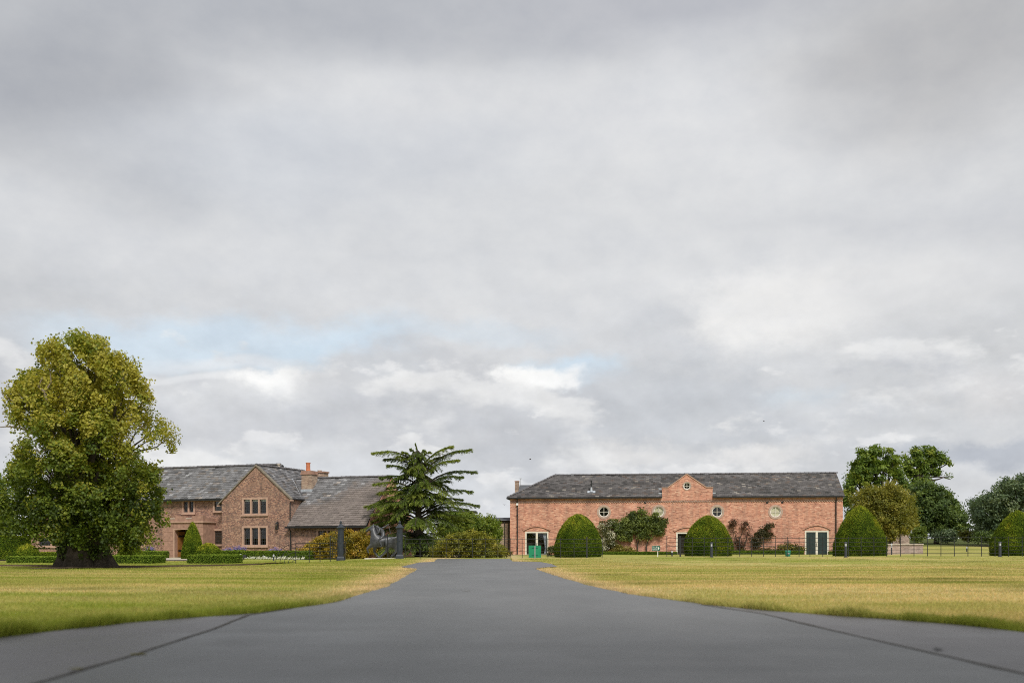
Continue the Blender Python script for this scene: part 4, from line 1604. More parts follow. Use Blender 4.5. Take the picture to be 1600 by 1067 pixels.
    MB().lathe([(0.22, 0.02), (0.12, 0.12), (0.085, 0.45), (0.085, 0.5)], 12, (u, v, w)).build('collar', M['lead'], fl)
    Sv = Vector((0, (vR - vE) / sl, (wr - we) / sl))
    Nn = Vector((1, 0, 0)).cross(Sv)
    MB().solid([(-0.38, -0.18), (0.38, -0.18), (0.38, 0.22), (-0.38, 0.22)], [], Vector((u, v, w)) + Nn * 0.032, (1, 0, 0), Sv, Nn * 0.02).build('flashing', M['lead'], fl)
    # lead steps where the slates meet the pediment
    for uu, ww in ((pl - 0.13, ps - 0.06), (pl - 0.16, we + 0.28), (pr + 0.16, we + 0.28)):
        vv = vE + (ww - we) / (wr - we) * (vR - vE)
        MB().box(uu - 0.17, uu + 0.13, vv - 0.10, vv + 0.12, ww + 0.0, ww + 0.12).build('flashing', M['lead'], barn)
    # rear wing: its chimney stack and ridge show over the hip
    sv = 9.0
    c0, c1 = B.pix(804.5, 760, sv)[0], B.pix(810.5, 760, sv)[0]
    st = MB().box(c0, c1, sv, sv + 0.5, 3.0, B.pix(807, 752.5, sv)[1]).build('chimney', M['tan_brick'], barn)
    MB().box(c0 - 0.03, c1 + 0.03, sv - 0.03, sv + 0.53, B.pix(807, 752.5, sv)[1] + 0.001, B.pix(807, 751, sv)[1]).build('cap', M['sandstone'], st)
    e0 = B.pix(811, 760, sv)[0]
    rw = B.pix(820, 757.5, sv + 0.6)[1]
    MB().add([(e0, sv - 1.8, rw - 1.6), (9, sv - 1.8, rw - 1.6), (9, sv + 0.6, rw), (e0, sv + 0.6, rw), (9, sv + 3.0, rw - 1.6), (e0, sv + 3.0, rw - 1.6)],
             [(0, 1, 2, 3), (3, 2, 4, 5), (0, 3, 5), (1, 4, 2), (0, 5, 4, 1)]).build('rear_roof', M['roof_grey'], barn)
    MB().box(e0 + 0.05, 8.9, sv - 1.5, sv + 2.7, -0.5, rw - 1.62).build('rear_wall', M['barn_brick'], barn)
    ap = B.pix(813.5, 757, sv + 0.5)
    MB().tube([(ap[0], sv + 0.5, ap[1] - 0.3), (ap[0], sv + 0.5, ap[1] + 0.62)], 0.025).box(ap[0] - 0.12, ap[0] + 0.12, sv + 0.46, sv + 0.54, ap[1] + 0.62, ap[1] + 0.68).build('aerial', M['steel'], barn)


build_barn()

# ------------------------------------------------------------------ buildings and walls behind
def link_building():
    D = 98.4
    x0, x1 = XP(752, D), XP(800, D)
    r = empty('link_building', ((x0 + x1) / 2, D, 0))
    tag(r, 'low flat-roofed tan brick link with dark pipes at the coach house corner', 'building')
    hw = (x1 - x0) / 2
    top = ZP(813, D)
    MB().box(-hw, hw, 0, 5, -0.5, top).build('wall', M['tan_brick'], r)
    MB().add([(-hw - 0.15, -0.25, top + 0.001), (hw, -0.25, top + 0.001), (hw, 5, top + 0.001), (-hw - 0.15, 5, top + 0.001),
              (-hw + 1.0, 0.8, top + 0.32), (hw, 0.8, top + 0.32), (hw, 4.2, top + 0.32), (-hw + 1.0, 4.2, top + 0.32)],
             [(3, 2, 1, 0), (4, 5, 6, 7), (0, 1, 5, 4), (1, 2, 6, 5), (2, 3, 7, 6), (3, 0, 4, 7)]).build('roof', M['roof_grey'], r)
    for px in (788.6, 794.8):
        MB().tube([(XP(px, D) - (x0 + x1) / 2, -0.08, top - 0.1), (XP(px, D) - (x0 + x1) / 2, -0.08, -0.2)], 0.05).build('drainpipe', M['timber_dark'], r)
    MB().box(-hw - 0.1, hw, -0.06, -0.002, top - 0.25, top).build('fascia', M['timber_dark'], r)


link_building()


def flat_building():
    D = 128.0
    x0, x1 = XP(676, D), XP(744, D)
    r = empty('pavilion', ((x0 + x1) / 2, D, 0))
    tag(r, 'pale grey flat-roofed pavilion rising behind the green hedge', 'building')
    hw = (x1 - x0) / 2
    t = ZP(799.5, D)
    MB().box(-hw + 0.3, hw - 0.3, 0, 6, -0.3, t).build('wall', M['grey_panel'], r)
    MB().box(-hw, hw, -0.5, 6.4, t + 0.002, t + 0.16).build('roof', M['roof_grey'], r)
    for k in range(1, 5):
        x = -hw + 0.3 + (2 * hw - 0.6) * k / 5
        MB().box(x - 0.03, x + 0.03, -0.03, -0.002, 0, t - 0.02).build('panel_joint', M['roof_grey'], r)


flat_building()


def garden_walls():
    D = 82.0
    x0, x1 = XP(1386, D), XP(1442.5, D)
    g = zt1((x0 + x1) / 2, D)
    r = empty('garden_wall', ((x0 + x1) / 2, D, g))
    tag(r, 'low pale pinkish brick garden wall between the third and fourth clipped domes', 'wall')
    hw = (x1 - x0) / 2
    h = ZP(851, D) - g
    MB().box(-hw, hw, 0, 0.34, -0.4, h).build('wall', M['pale_brick'], r)
    n = 14
    for k in range(n):
        a = -hw - 0.03 + (2 * hw + 0.06) * k / n
        b = -hw - 0.03 + (2 * hw + 0.06) * (k + 1) / n
        MB().box(a + 0.004, b - 0.004, -0.05, 0.39, h + 0.002, h + 0.10 + random.uniform(-0.004, 0.004)).build('coping', M['pale_stone'], r)
    D = 109.0
    x0, x1 = XP(1394, D), XP(1421, D)
    g = zt1((x0 + x1) / 2, D)
    r = empty('garden_wall', ((x0 + x1) / 2, D, g))
    tag(r, 'taller stepped brick wall under the golden tree, behind the low wall', 'wall')
    hw = (x1 - x0) / 2
    MB().box(-hw, -0.05, 0.2, 0.6, -0.4, ZP(836, D) - g).build('wall', M['pale_brick'], r)
    pr = MB().box(-0.045, hw, 0, 0.75, -0.4, ZP(832, D) - g).build('pier', M['pale_brick'], r)
    MB().box(-0.1, hw + 0.06, -0.06, 0.81, ZP(832, D) - g + 0.002, ZP(830, D) - g).build('cap', M['pale_stone'], pr)


garden_walls()

#@@VEG@@
# ------------------------------------------------------------------ ground details behind the lawn
def ribbon(name, pts, fn, mat, kind='structure'):
    """fn(x, y) -> list of points across; swept along pts"""
    vs, fs, k = [], [], None
    for i, p in enumerate(pts):
        row = fn(*p)
        k = len(row)
        vs += row
        if i:
            for j in range(k - 1):
                a = (i - 1) * k + j
                fs.append((a, a + 1, a + k + 1, a + k))
    o = MB().add(vs, fs).build(name, mat)
    tag(o, kind=kind)
    return o


edge = densify([(XP(-60, 43), 43.0), (XP(60, 42), 42.0), (XP(150, 42), 42.0), (XP(240, 44), 44.0), (XP(330, 47.5), 47.5), (XP(400, 52), 52.0), (XP(432, 55.5), 55.5)], 0.5, 0.03)


def edge_row(x, y):
    z = zt1(x, y)
    return [(x, y - 0.03, z - 0.05), (x, y, z + 0.075)]


ribbon('lawn_edge', edge, edge_row, M['soil'])
m_bank, N_, o_ = mat_new('bank_grass')
_tc = N_.new('ShaderNodeTexCoord')
_n = N_.noise(_tc.outputs['Object'], 3.0, 6, 0.7)
_w = N_.new('ShaderNodeTexWave', wave_type='BANDS', bands_direction='DIAGONAL')
N_.l.new(_tc.outputs['Object'], _w.inputs[0])
_w.inputs['Scale'].default_value = 0.42
_w.inputs['Distortion'].default_value = 1.5
_c = N_.mixc(_w.outputs['Fac'], N_.ramp(_n, [(0.3, (0.14, 0.15, 0.022)), (0.7, (0.22, 0.20, 0.04))]), N_.ramp(_n, [(0.3, (0.24, 0.19, 0.05)), (0.7, (0.36, 0.27, 0.09))]))
_p = principled(N_, _c, 0.95, 0, 0.1, _n, 0.5, 0.03)
N_.l.new(_p.outputs[0], o_.inputs[0])


def bank_row(x, y):
    return [(x, y + 0.001, zt1(x, y) + 0.076), (x + 0.1, y + 1.0, zt1(x, y + 1.0) + 0.06), (x + 0.2, y + 3.0, zt1(x, y + 3.0) + 0.03), (x + 0.3, y + 6.0, zt1(x, y + 6.0) - 0.03)]


ribbon('lawn_terrace', edge, bank_row, m_bank)


def gsheet(name, pts, mat, dz=0.03, kind='structure', n=14):
    """sheet following the ground between two pixel-wise edges given as (x0, x1, y)"""
    rows = []
    for x0, x1, y in pts:
        rows.append([(x0 + (x1 - x0) * k / n, y, zt1(x0 + (x1 - x0) * k / n, y) + dz) for k in range(n + 1)])
    vs, fs = [], []
    for i, r in enumerate(rows):
        vs += r
        if i:
            for j in range(n):
                a = (i - 1) * (n + 1) + j
                fs.append((a, a + 1, a + n + 2, a + n + 1))
    o = MB().add(vs, fs).build(name, mat)
    tag(o, kind=kind)


gsheet('gravel_path', [(XP(228, 66), XP(296, 66), 66), (XP(232, 68), XP(296, 68), 68), (XP(240, 71), XP(300, 71), 71), (XP(252, 76), XP(322, 76), 76)], M['gravel'], 0.05)
gsheet('gravel_path', [(XP(-60, 67), XP(110, 67), 67), (XP(-60, 68.6), XP(110, 68.6), 68.6)], M['gravel'], 0.05)
gsheet('flower_bed', [(XP(345, 75.0), XP(478, 73.5), 74.6), (XP(345, 77), XP(478, 76), 77.5)], M['soil'], 0.03)

# ------------------------------------------------------------------ the great lime tree on the left
def big_tree():
    D = 37.0
    bx, by = XP(131, D), D
    base = (bx, by, zt1(bx, by))
    r = empty('lime_tree', base)
    tag(r, 'massive old broadleaf tree with yellow-green top and flared dark trunk', 'tree')
    tk = trunk_mesh('trunk', 2.6, 0.72, 0.58, 0.27, r, M['bark'], n=36, rings=18, lobes=9, amp=0.22)
    lobes = [(120, 546, 22), (104, 552, 18), (138, 548, 18), (156, 544, 11), (82, 548, 13), (72, 556, 11), (92, 570, 20), (120, 572, 24), (150, 566, 16),
             (180, 574, 18), (198, 578, 13), (170, 590, 20), (204, 596, 16), (216, 610, 13), (64, 592, 14), (44, 604, 14), (28, 612, 13), (16, 620, 9), (78, 606, 20), (110, 604, 26), (144, 604, 26),
             (184, 616, 22), (222, 630, 12), (214, 640, 12), (30, 636, 11), (52, 630, 18), (26, 656, 8), (72, 642, 24), (104, 640, 28), (140, 638, 28), (172, 644, 24),
             (200, 652, 14), (228, 662, 13), (246, 670, 13), (262, 684, 11), (270, 698, 6), (236, 686, 6), (56, 668, 14), (84, 672, 24), (118, 676, 26), (152, 674, 26), (184, 676, 16),
             (60, 694, 13), (38, 704, 13), (88, 702, 22), (120, 708, 24), (152, 706, 24), (186, 704, 16), (206, 716, 12),
             (46, 730, 18), (28, 738, 13), (76, 734, 24), (110, 740, 26), (146, 740, 26), (182, 736, 22), (214, 740, 18), (236, 744, 12), (24, 762, 16), (8, 772, 14), (52, 764, 24),
             (88, 770, 26), (124, 774, 26), (160, 772, 26), (196, 768, 22), (228, 770, 18), (248, 778, 12), (10, 796, 20), (36, 796, 24), (70, 802, 24), (104, 806, 24), (140, 806, 24),
             (174, 804, 24), (206, 800, 22), (236, 802, 16), (250, 812, 9), (8, 822, 16), (30, 828, 16), (56, 828, 16), (84, 832, 14), (112, 838, 14), (150, 838, 15), (184, 830, 18), (212, 828, 18), (238, 834, 10),
             (176, 850, 10), (196, 852, 8), (224, 850, 8), (128, 846, 12), (160, 850, 8), (60, 844, 8), (206, 848, 9)]
    bl = px_blobs([(x, y, q * 0.92) for x, y, q in lobes], D, 128, depth=0.72)
    loc = to_local(bl, base)
    H0, H1 = 1.2, 8.0

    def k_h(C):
        return sstep(C[:, 2], 1.8, 6.2) * 0.58 - 0.17 + 0.10 * sstep(C[:, 0], -1, 2.4)  # yellower upward; a lit right side is put into the leaf colour
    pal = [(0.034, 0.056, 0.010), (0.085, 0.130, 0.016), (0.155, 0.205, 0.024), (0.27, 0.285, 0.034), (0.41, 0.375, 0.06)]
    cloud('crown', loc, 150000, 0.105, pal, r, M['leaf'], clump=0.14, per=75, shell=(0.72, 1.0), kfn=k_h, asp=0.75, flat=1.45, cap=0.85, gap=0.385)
    iv = np.random.default_rng(8)
    m = 5200
    zz = 0.25 + 2.3 * iv.random(m) ** 0.7
    th = iv.uniform(0, 2 * PI, m)
    rr = 0.74 + 0.10 * (1 - zz / 2.6) + iv.normal(0, 0.05, m) + 0.14 * fbm(th * 2 + 9, zz * 2, 3, 3)
    keep = fbm(th * 3 + 20, zz * 1.7, 14, 3) + 0.16 * zz > 0.55
    C = np.stack([rr * np.cos(th), rr * np.sin(th), zz], 1)[keep]
    Nv = np.stack([np.cos(th), np.sin(th), 0.3 + 0 * th], 1)[keep]
    V, Fc = leaf_quads(C, Nv, 0.12, 0.8, 0.5, rng=iv)
    np_mesh('ivy', V, Fc, M['leaf'], r, np.repeat(shade_cols(len(C), pal[:3], iv.uniform(0, 0.8, len(C)), iv), 4, 0))
    # limbs
    lb = MB()
    rnd = random.Random(3)
    for i, (x, y, z, rr) in enumerate(loc):
        if i % 3:
            continue
        z0 = min(2.3, max(1.6, z * 0.4))
        p0 = (rnd.uniform(-0.25, 0.25), rnd.uniform(-0.25, 0.25), z0)
        pts = curve_pts(p0, (x, y, z), rnd.uniform(0.1, 0.5), 6, 0.12)
        lb.tube(pts, [0.09 - 0.08 * k / 6 for k in range(7)], 6)
    tr_pts = [Vector((0, 0, 1.9)), Vector((-0.1, 0, 3.4)), Vector((0.1, 0.1, 5.0)), Vector((-0.15, 0, 6.2)), Vector((-0.3, 0, 7.2))]
    lb.tube(tr_pts, [0.5, 0.36, 0.22, 0.09, 0.02], 10)
    lb.build('limbs', M['bark'], r, smooth=True)
    # bare dead boughs poking out on the left and inside the crown
    def bough(pix, rad, dy, name='dead_bough'):
        pts = [Vector((XP(x, D) - bx, dy, ZP(y, D) - base[2])) for x, y in pix]
        n = len(pts)
        MB().tube(pts, [rad * (1 - 0.75 * k / (n - 1)) for k in range(n)], 6).build(name, M['bark_pale'], r)
    bough([(62, 676), (40, 671), (28, 668), (14, 668), (2, 669)], 0.045, -0.3)
    bough([(30, 632), (16, 622), (8, 618), (7, 606)], 0.03, -0.2)
    bough([(122, 655), (116, 640), (113, 626), (104, 619), (110, 605)], 0.07, -2.2)
    bough([(113, 626), (122, 612), (120, 598)], 0.04, -2.15)
    bough([(205, 655), (222, 662), (238, 676), (262, 684)], 0.05, -0.6)
    bough([(120, 710), (108, 716), (100, 706)], 0.05, -2.3)
    bough([(70, 585), (58, 584), (40, 592)], 0.025, -0.1)
    # bare earth round the foot
    pts = []
    vs, fs = [(0, 0, 0.10)], []
    n = 40
    for k in range(n):
        th = 2 * PI * k / n
        q = 1.7 + 0.35 * math.sin(3 * th + 1) + random.uniform(-0.12, 0.12)
        x, y = q * 1.1 * math.cos(th), q * math.sin(th)
        vs.append((x, y, zt1(bx + x, by + y) - base[2] + 0.015))
        fs.append((0, k + 1, (k + 1) % n + 1))
    e = MB().add([(v[0] + bx, v[1] + by, v[2] + base[2]) for v in vs], fs).build('bare_soil', M['soil'])
    tag(e, kind='structure')


big_tree()


# ------------------------------------------------------------------ the cedar
def cedar():
    D = 76.0
    bx = XP(654, D)
    base = (bx, D, zt1(bx, D))
    r = empty('cedar_tree', base)
    tag(r, 'dark spreading cedar with layered drooping branches behind the horse statue', 'tree')
    top = ZP(697, D) - base[2]
    tp = [Vector((0, 0, -0.2)), Vector((0.05, 0, 2)), Vector((-0.05, 0.05, 4)), Vector((0.05, 0, 6)), Vector((-0.2, 0, top - 0.35))]
    MB().tube(tp, [0.38, 0.3, 0.22, 0.10, 0.02], 10).build('trunk', M['bark'], r, smooth=True)
    tips = [(583, 707, 725, -0.2), (600, 716, 735, 0.4), (606, 727, 748, -0.5), (594, 745, 758, 0.2), (586, 756, 770, -0.6), (592, 768, 785, 0.6), (577, 792, 795, -0.3), (571, 790, 800, 0.3),
            (584, 803, 812, -0.8), (568, 826, 822, -0.4), (578, 838, 828, 0.5), (592, 846, 835, -1.2), (575, 815, 815, 0.9),
            (708, 697, 735, -0.3), (735, 701, 745, 0.2), (717, 719, 750, -0.7), (743, 736, 765, 0.1), (724, 745, 768, -0.6), (702, 750, 775, 0.8), (737, 767, 790, -0.2), (722, 779, 798, 0.7),
            (748, 789, 805, 0.0), (732, 796, 810, -0.8), (706, 806, 815, -1.4), (722, 826, 828, 0.2), (700, 842, 838, -1.2), (738, 812, 818, 0.9), (690, 846, 842, -1.6),
            (649, 693, 715, 0.0), (630, 706, 728, -0.5), (662, 702, 722, 0.4), (641, 700, 720, 0.3), (598, 770, 780, -0.9), (590, 782, 790, 0.4), (606, 762, 775, -0.3), (596, 802, 805, -1.0), (607, 792, 795, 0.5), (600, 816, 815, -0.7), (588, 822, 818, 0.8), (610, 778, 785, -1.4), (672, 706, 728, -0.6), (620, 712, 732, 0.1), (690, 712, 738, 0.6)]
    rnd = np.random.default_rng(5)
    br = MB()
    CC, TT, KK = [], [], []
    rows = []
    for px, py, sy, dy in tips:
        p1 = np.array([XP(px, D) - bx, dy, ZP(py, D) - base[2]])
        p0 = np.array([0.0, 0.0, ZP(sy, D) - base[2]])
        rows.append((p0, p1))
    # boughs towards and away from the viewer
    for i in range(76):
        h = 0.5 + (top - 0.9) * rnd.uniform(0.0, 1) ** 0.9
        R = (3.9 * (1 - (h / top) ** 1.9) + 0.7) * rnd.uniform(0.7, 1.0)
        th = rnd.uniform(0, 2 * PI)
        if abs(math.cos(th)) > 0.93:
            th += PI / 2
        p0 = np.array([0, 0, h])
        p1 = np.array([R * math.cos(th), R * math.sin(th), h + rnd.uniform(-0.7, 0.25) - 0.05 * R])
        rows.append((p0, p1))
    for p0, p1 in rows:
        L = np.linalg.norm(p1 - p0)
        d = (p1 - p0) / L
        side = np.cross(d, [0, 0, 1.0])
        side /= np.linalg.norm(side) + 1e-6
        arch = 0.13 * L
        pts = []
        for k in range(7):
            t = k / 6
            q = p0 + (p1 - p0) * t
            q = q + np.array([0, 0, arch * math.sin(PI * min(1, t * 1.05))])
            pts.append(q)
        br.tube([Vector(q) for q in pts], [0.075 * (1 - 0.85 * k / 6) + 0.006 for k in range(7)], 5, cap=False)
        n = int(600 * L)
        t = rnd.uniform(0.10, 1.0, n) ** 0.8
        P = p0 + (p1 - p0) * t[:, None]
        P[:, 2] += arch * np.sin(PI * np.minimum(1, t * 1.05))
        # side shoots: discrete twigs with hanging ends, uneven in length
        nt = max(5, int(L * 4.5))
        ti = np.floor(t * nt)
        two = rnd.random(n) < 0.5
        sgn = np.where(two, 1.0, -1.0)
        tl = rnd.uniform(0.45, 1.25, 2 * nt + 4)
        td = rnd.uniform(0.2, 0.75, 2 * nt + 4)
        ix = (ti * 2 + two).astype(int)
        tc = (ti + 0.5) / nt + rnd.normal(0, 0.02, n)
        Pc = p0 + (p1 - p0) * tc[:, None]
        Pc[:, 2] += arch * np.sin(PI * np.minimum(1, tc * 1.05))
        P = P * 0.35 + Pc * 0.65
        wv = (0.16 + 0.80 * np.sqrt(np.maximum(0, 1 - t)) * min(1.0, L / 3.2)) * tl[ix]
        s = rnd.random(n) ** 0.75
        P += side * (sgn * s * wv)[:, None] * 0.85 + d * (s * wv * 0.75)[:, None]
        P[:, 2] += -td[ix] * s ** 1.7 * wv - 0.10 * s * rnd.random(n) + rnd.normal(0, 0.03, n)
        tw = unit(side * sgn[:, None] * 0.8 + d * 0.9 + np.array([0, 0, -0.9]) * (s * td[ix])[:, None])
        CC.append(P)
        TT.append(tw)
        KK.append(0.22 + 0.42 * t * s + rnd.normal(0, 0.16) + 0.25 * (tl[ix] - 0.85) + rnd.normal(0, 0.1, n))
    br.build('branch', M['bark'], r)
    C, T, K = np.concatenate(CC), np.concatenate(TT), np.concatenate(KK)
    Nm = np.tile([0, 0, 1.0], (len(C), 1)) + rnd.normal(size=(len(C), 3)) * 0.4
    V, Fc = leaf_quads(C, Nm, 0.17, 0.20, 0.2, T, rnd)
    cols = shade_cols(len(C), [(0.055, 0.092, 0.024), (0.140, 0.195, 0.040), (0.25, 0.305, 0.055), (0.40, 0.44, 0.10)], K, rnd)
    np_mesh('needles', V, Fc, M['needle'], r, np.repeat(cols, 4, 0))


cedar()


# ------------------------------------------------------------------ other trees
def leafy_tree(name, label, lobes, D, axis, trunk_px, pal, n, size, clump, limbs=9, tr=0.22, seedv=1, kfn=None, shell=(0.4, 1.0), depth=0.75, per=40, copies=True, shrink=0.85):
    rng = np.random.default_rng(seedv)
    rnd = random.Random(seedv)
    bx = XP(trunk_px, D)
    base = (bx, D, zt1(bx, D))
    r = empty(name, base)
    tag(r, label, 'tree')
    loc = to_local(px_blobs([(x, y, q * shrink) for x, y, q in lobes], D, axis, depth=depth, copies=copies), base)
    cloud('crown', loc, n, size, pal, r, M['leaf'], clump=clump, per=per, shell=shell, rng=rng, kfn=kfn)
    zmin = min(z - q for x, y, z, q in loc)
    zs = max(1.2, zmin + 0.25 * (max(z for x, y, z, q in loc) - zmin))
    MB().tube([(0, 0, -0.3), (0.05, 0, zs * 0.5), (rnd.uniform(-0.2, 0.2), 0, zs)], [tr * 1.35, tr, tr * 0.8], 10).build('trunk', M['bark'], r, smooth=True)
    lb = MB()
    ids = list(range(len(loc)))
    rnd.shuffle(ids)
    for i in ids[:limbs * 3]:
        x, y, z, q = loc[i]
        pts = curve_pts((0, 0, zs * rnd.uniform(0.8, 1.0)), (x, y, z), rnd.uniform(-0.2, 0.6), 5, 0.2)
        lb.tube(pts, [tr * 0.6 * (1 - 0.8 * k / 5) for k in range(6)], 6, cap=False)
    lb.build('limbs', M['bark'], r)
    return r


G_OAK = [(0.064, 0.107, 0.025), (0.126, 0.199, 0.035), (0.217, 0.292, 0.043), (0.388, 0.413, 0.073)]
G_DARK = [(0.040, 0.073, 0.023), (0.083, 0.131, 0.038), (0.142, 0.204, 0.051), (0.229, 0.286, 0.069)]
G_BLUE = [(0.050, 0.080, 0.044), (0.095, 0.143, 0.077), (0.167, 0.223, 0.116), (0.304, 0.354, 0.202)]
G_GOLD = [(0.088, 0.103, 0.018), (0.176, 0.185, 0.029), (0.275, 0.255, 0.042), (0.440, 0.380, 0.083)]

leafy_tree('oak_tree', 'tall rounded oak crown beside the right end of the coach house',
           [(1350, 714, 15), (1366, 706, 14), (1384, 709, 14), (1395, 722, 14), (1342, 732, 16), (1362, 728, 18), (1382, 732, 14), (1400, 738, 11), (1334, 748, 14), (1352, 752, 14),
            (1372, 750, 9), (1326, 766, 11), (1324, 782, 9), (1408, 752, 10), (1404, 742, 9), (1414, 758, 9), (1424, 762, 8), (1332, 800, 10), (1340, 820, 12)],
           150.0, 1368, 1372, G_OAK, 17000, 0.40, 0.36, limbs=12, tr=0.40, seedv=21, depth=0.4, per=55, shrink=0.76)
leafy_tree('oak_tree', 'open gappy oak with bare reaching limbs behind the golden tree',
           [(1412, 714, 7), (1418, 726, 9), (1432, 708, 10), (1436, 720, 12), (1452, 706, 11), (1466, 712, 9), (1472, 720, 9), (1482, 724, 5), (1456, 722, 10), (1443, 734, 10),
            (1425, 740, 10), (1462, 737, 6), (1472, 742, 5), (1484, 744, 4), (1486, 749, 3), (1432, 752, 9), (1446, 748, 6)],
           155.0, 1440, 1434, G_OAK, 8500, 0.38, 0.34, limbs=12, tr=0.36, seedv=22, copies=False, per=45, shrink=0.8)
leafy_tree('broadleaf_tree', 'broad dark green tree filling the gap right of the golden tree',
           [(1430, 764, 14), (1448, 762, 14), (1462, 772, 14), (1476, 780, 12), (1488, 792, 11), (1440, 785, 22), (1462, 795, 24), (1486, 808, 18), (1500, 808, 10), (1506, 820, 9), (1440, 812, 22),
            (1468, 820, 22), (1492, 826, 14), (1476, 772, 5), (1480, 778, 4)],
           132.0, 1462, 1463, G_DARK, 32000, 0.34, 0.38, limbs=6, tr=0.30, seedv=23)
leafy_tree('golden_tree', 'dense rounded golden-olive tree beside the third clipped dome',
           [(1342, 780, 13), (1356, 772, 14), (1372, 772, 13), (1394, 762, 12), (1402, 770, 14), (1412, 782, 14), (1378, 786, 20), (1352, 794, 20), (1400, 796, 22), (1420, 802, 14), (1424, 814, 9),
            (1340, 812, 16), (1370, 812, 22), (1398, 816, 22), (1414, 822, 14), (1390, 832, 14), (1372, 836, 12)],
           104.0, 1384, 1391, G_GOLD, 42000, 0.20, 0.30, limbs=5, tr=0.20, seedv=24)
leafy_tree('holm_oak', 'dark grey-green evergreen tree cut by the right picture edge',
           [(1524, 790, 9), (1534, 782, 12), (1548, 786, 14), (1556, 772, 14), (1572, 760, 14), (1586, 764, 18), (1602, 758, 18), (1622, 752, 24), (1650, 758, 30), (1524, 806, 13), (1540, 806, 18),
            (1566, 792, 24), (1600, 790, 30), (1640, 795, 36), (1534, 826, 14), (1556, 824, 20), (1586, 824, 24), (1620, 826, 26), (1660, 826, 26), (1592, 748, 6), (1520, 786, 4)],
           118.0, 1598, 1600, G_BLUE, 46000, 0.30, 0.33, limbs=6, tr=0.34, seedv=25)
leafy_tree('young_tree', 'small bright green sapling beside the low brick wall',
           [(1428, 838, 5), (1436, 830, 6), (1443, 836, 5), (1434, 840, 6), (1440, 826, 3)], 96.0, 1435, 1435, [(0.07, 0.11, 0.02), (0.13, 0.18, 0.03), (0.22, 0.27, 0.06)], 2600, 0.20, 0.16, limbs=3, tr=0.05, seedv=26)
leafy_tree('background_tree', 'dark tree at the left edge behind the tall clipped hedge',
           [(-40, 770, 30), (-8, 762, 22), (4, 775, 14), (-20, 800, 40), (6, 800, 16), (-60, 800, 40), (2, 822, 18), (-30, 830, 30)], 104.0, -20, -15, G_DARK, 22000, 0.3, 0.4, limbs=4, tr=0.3, seedv=27)
leafy_tree('broadleaf_tree', 'bright green leafy tree rounded against the coach house link',
           [(690, 812, 8), (702, 808, 9), (716, 812, 12), (732, 808, 9), (746, 812, 10), (762, 812, 9), (774, 818, 9), (778, 830, 7), (758, 826, 16), (735, 828, 18), (712, 830, 16), (770, 842, 12),
            (750, 846, 14), (725, 848, 14), (692, 830, 12)],
           84.0, 740, 742, [(0.045, 0.085, 0.010), (0.11, 0.170, 0.018), (0.20, 0.255, 0.030), (0.32, 0.34, 0.06)], 26000, 0.17, 0.22, limbs=4, tr=0.14, seedv=28)
for i, (lb, xs) in enumerate((('dark rounded shrub in shade below the broad dark green tree', [(1462, 836, 8), (1474, 838, 7), (1484, 836, 8)]),
                              ('yellow-green shrub between the dark trees, right of centre gap', [(1508, 836, 5), (1516, 838, 5), (1522, 836, 4)]),
                              ('low dark shrub left of the right-hand clipped dome', [(1534, 838, 8), (1548, 838, 8), (1560, 838, 8)]))):
    Dq = (128.0, 122.0, 114.0)[i]
    pal = (G_BLUE, [(0.09, 0.10, 0.02), (0.16, 0.17, 0.03), (0.24, 0.24, 0.05)], G_DARK)[i]
    bx = XP(xs[1][0], Dq)
    base = (bx, Dq, zt1(bx, Dq))
    o = cloud('shrub', to_local(px_blobs(xs, Dq, xs[1][0]), base), 4200, 0.24, pal, None, M['leaf'], clump=0.3, rng=np.random.default_rng(31 + i))
    o.location = base
    tag(o, lb, 'shrub')


# unseen trees added behind the camera to shade the near tarmac
for i, (x, y, h, R) in enumerate(((-6.8, -5.6, 16.5, 4.8), (1.2, -5.2, 17.0, 5.0), (9.5, -5.6, 16.5, 4.8))):
    rng = np.random.default_rng(60 + i)
    r = empty('added_shade_tree', (x, y, zt1(x, y)))
    tag(r, ('unseen tree added to shade the near tarmac, on the house side', 'unseen tree added to shade the near tarmac, facing the drive', 'unseen tree added to shade the near tarmac, on the coach house side')[i], 'tree')
    bl = [(math.cos(a) * R * 0.5, math.sin(a) * R * 0.5, h * q, R * 0.62) for q in (0.42, 0.62, 0.80) for a in np.linspace(0, 5.2, 5)] + [(0, 0, h * 0.88, R * 0.5)]
    cloud('crown', bl, 15000, 0.36, G_OAK, r, M['leaf'], clump=0.4, rng=rng)
    MB().tube([(0, 0, -0.3), (0.1, 0, h * 0.3), (0, 0, h * 0.7)], [0.34, 0.26, 0.08], 10).build('trunk', M['bark'], r, smooth=True)


def treeline():
    B_ = []
    rng = np.random.default_rng(44)
    for a in np.arange(-62, 64, 1.1):
        th = math.radians(a)
        R = 330 + rng.uniform(-30, 30)
        x, y = R * math.sin(th), R * math.cos(th)
        q = rng.uniform(3.0, 4.6)
        B_.append((x, y, zt1(x, y) + q * 0.6, q))
    o = cloud('treeline', B_, 26000, 1.1, [(0.022, 0.038, 0.014), (0.045, 0.068, 0.02), (0.08, 0.10, 0.03)], None, M['leaf'], clump=1.1, per=40, rng=rng)
    tag(o, 'distant wooded field boundary on the horizon', 'wood', kind='stuff')


treeline()

# ------------------------------------------------------------------ clipped yews and box hedges
YEW = [(0.030, 0.060, 0.006), (0.066, 0.112, 0.010), (0.130, 0.185, 0.014), (0.26, 0.30, 0.024), (0.40, 0.40, 0.045)]


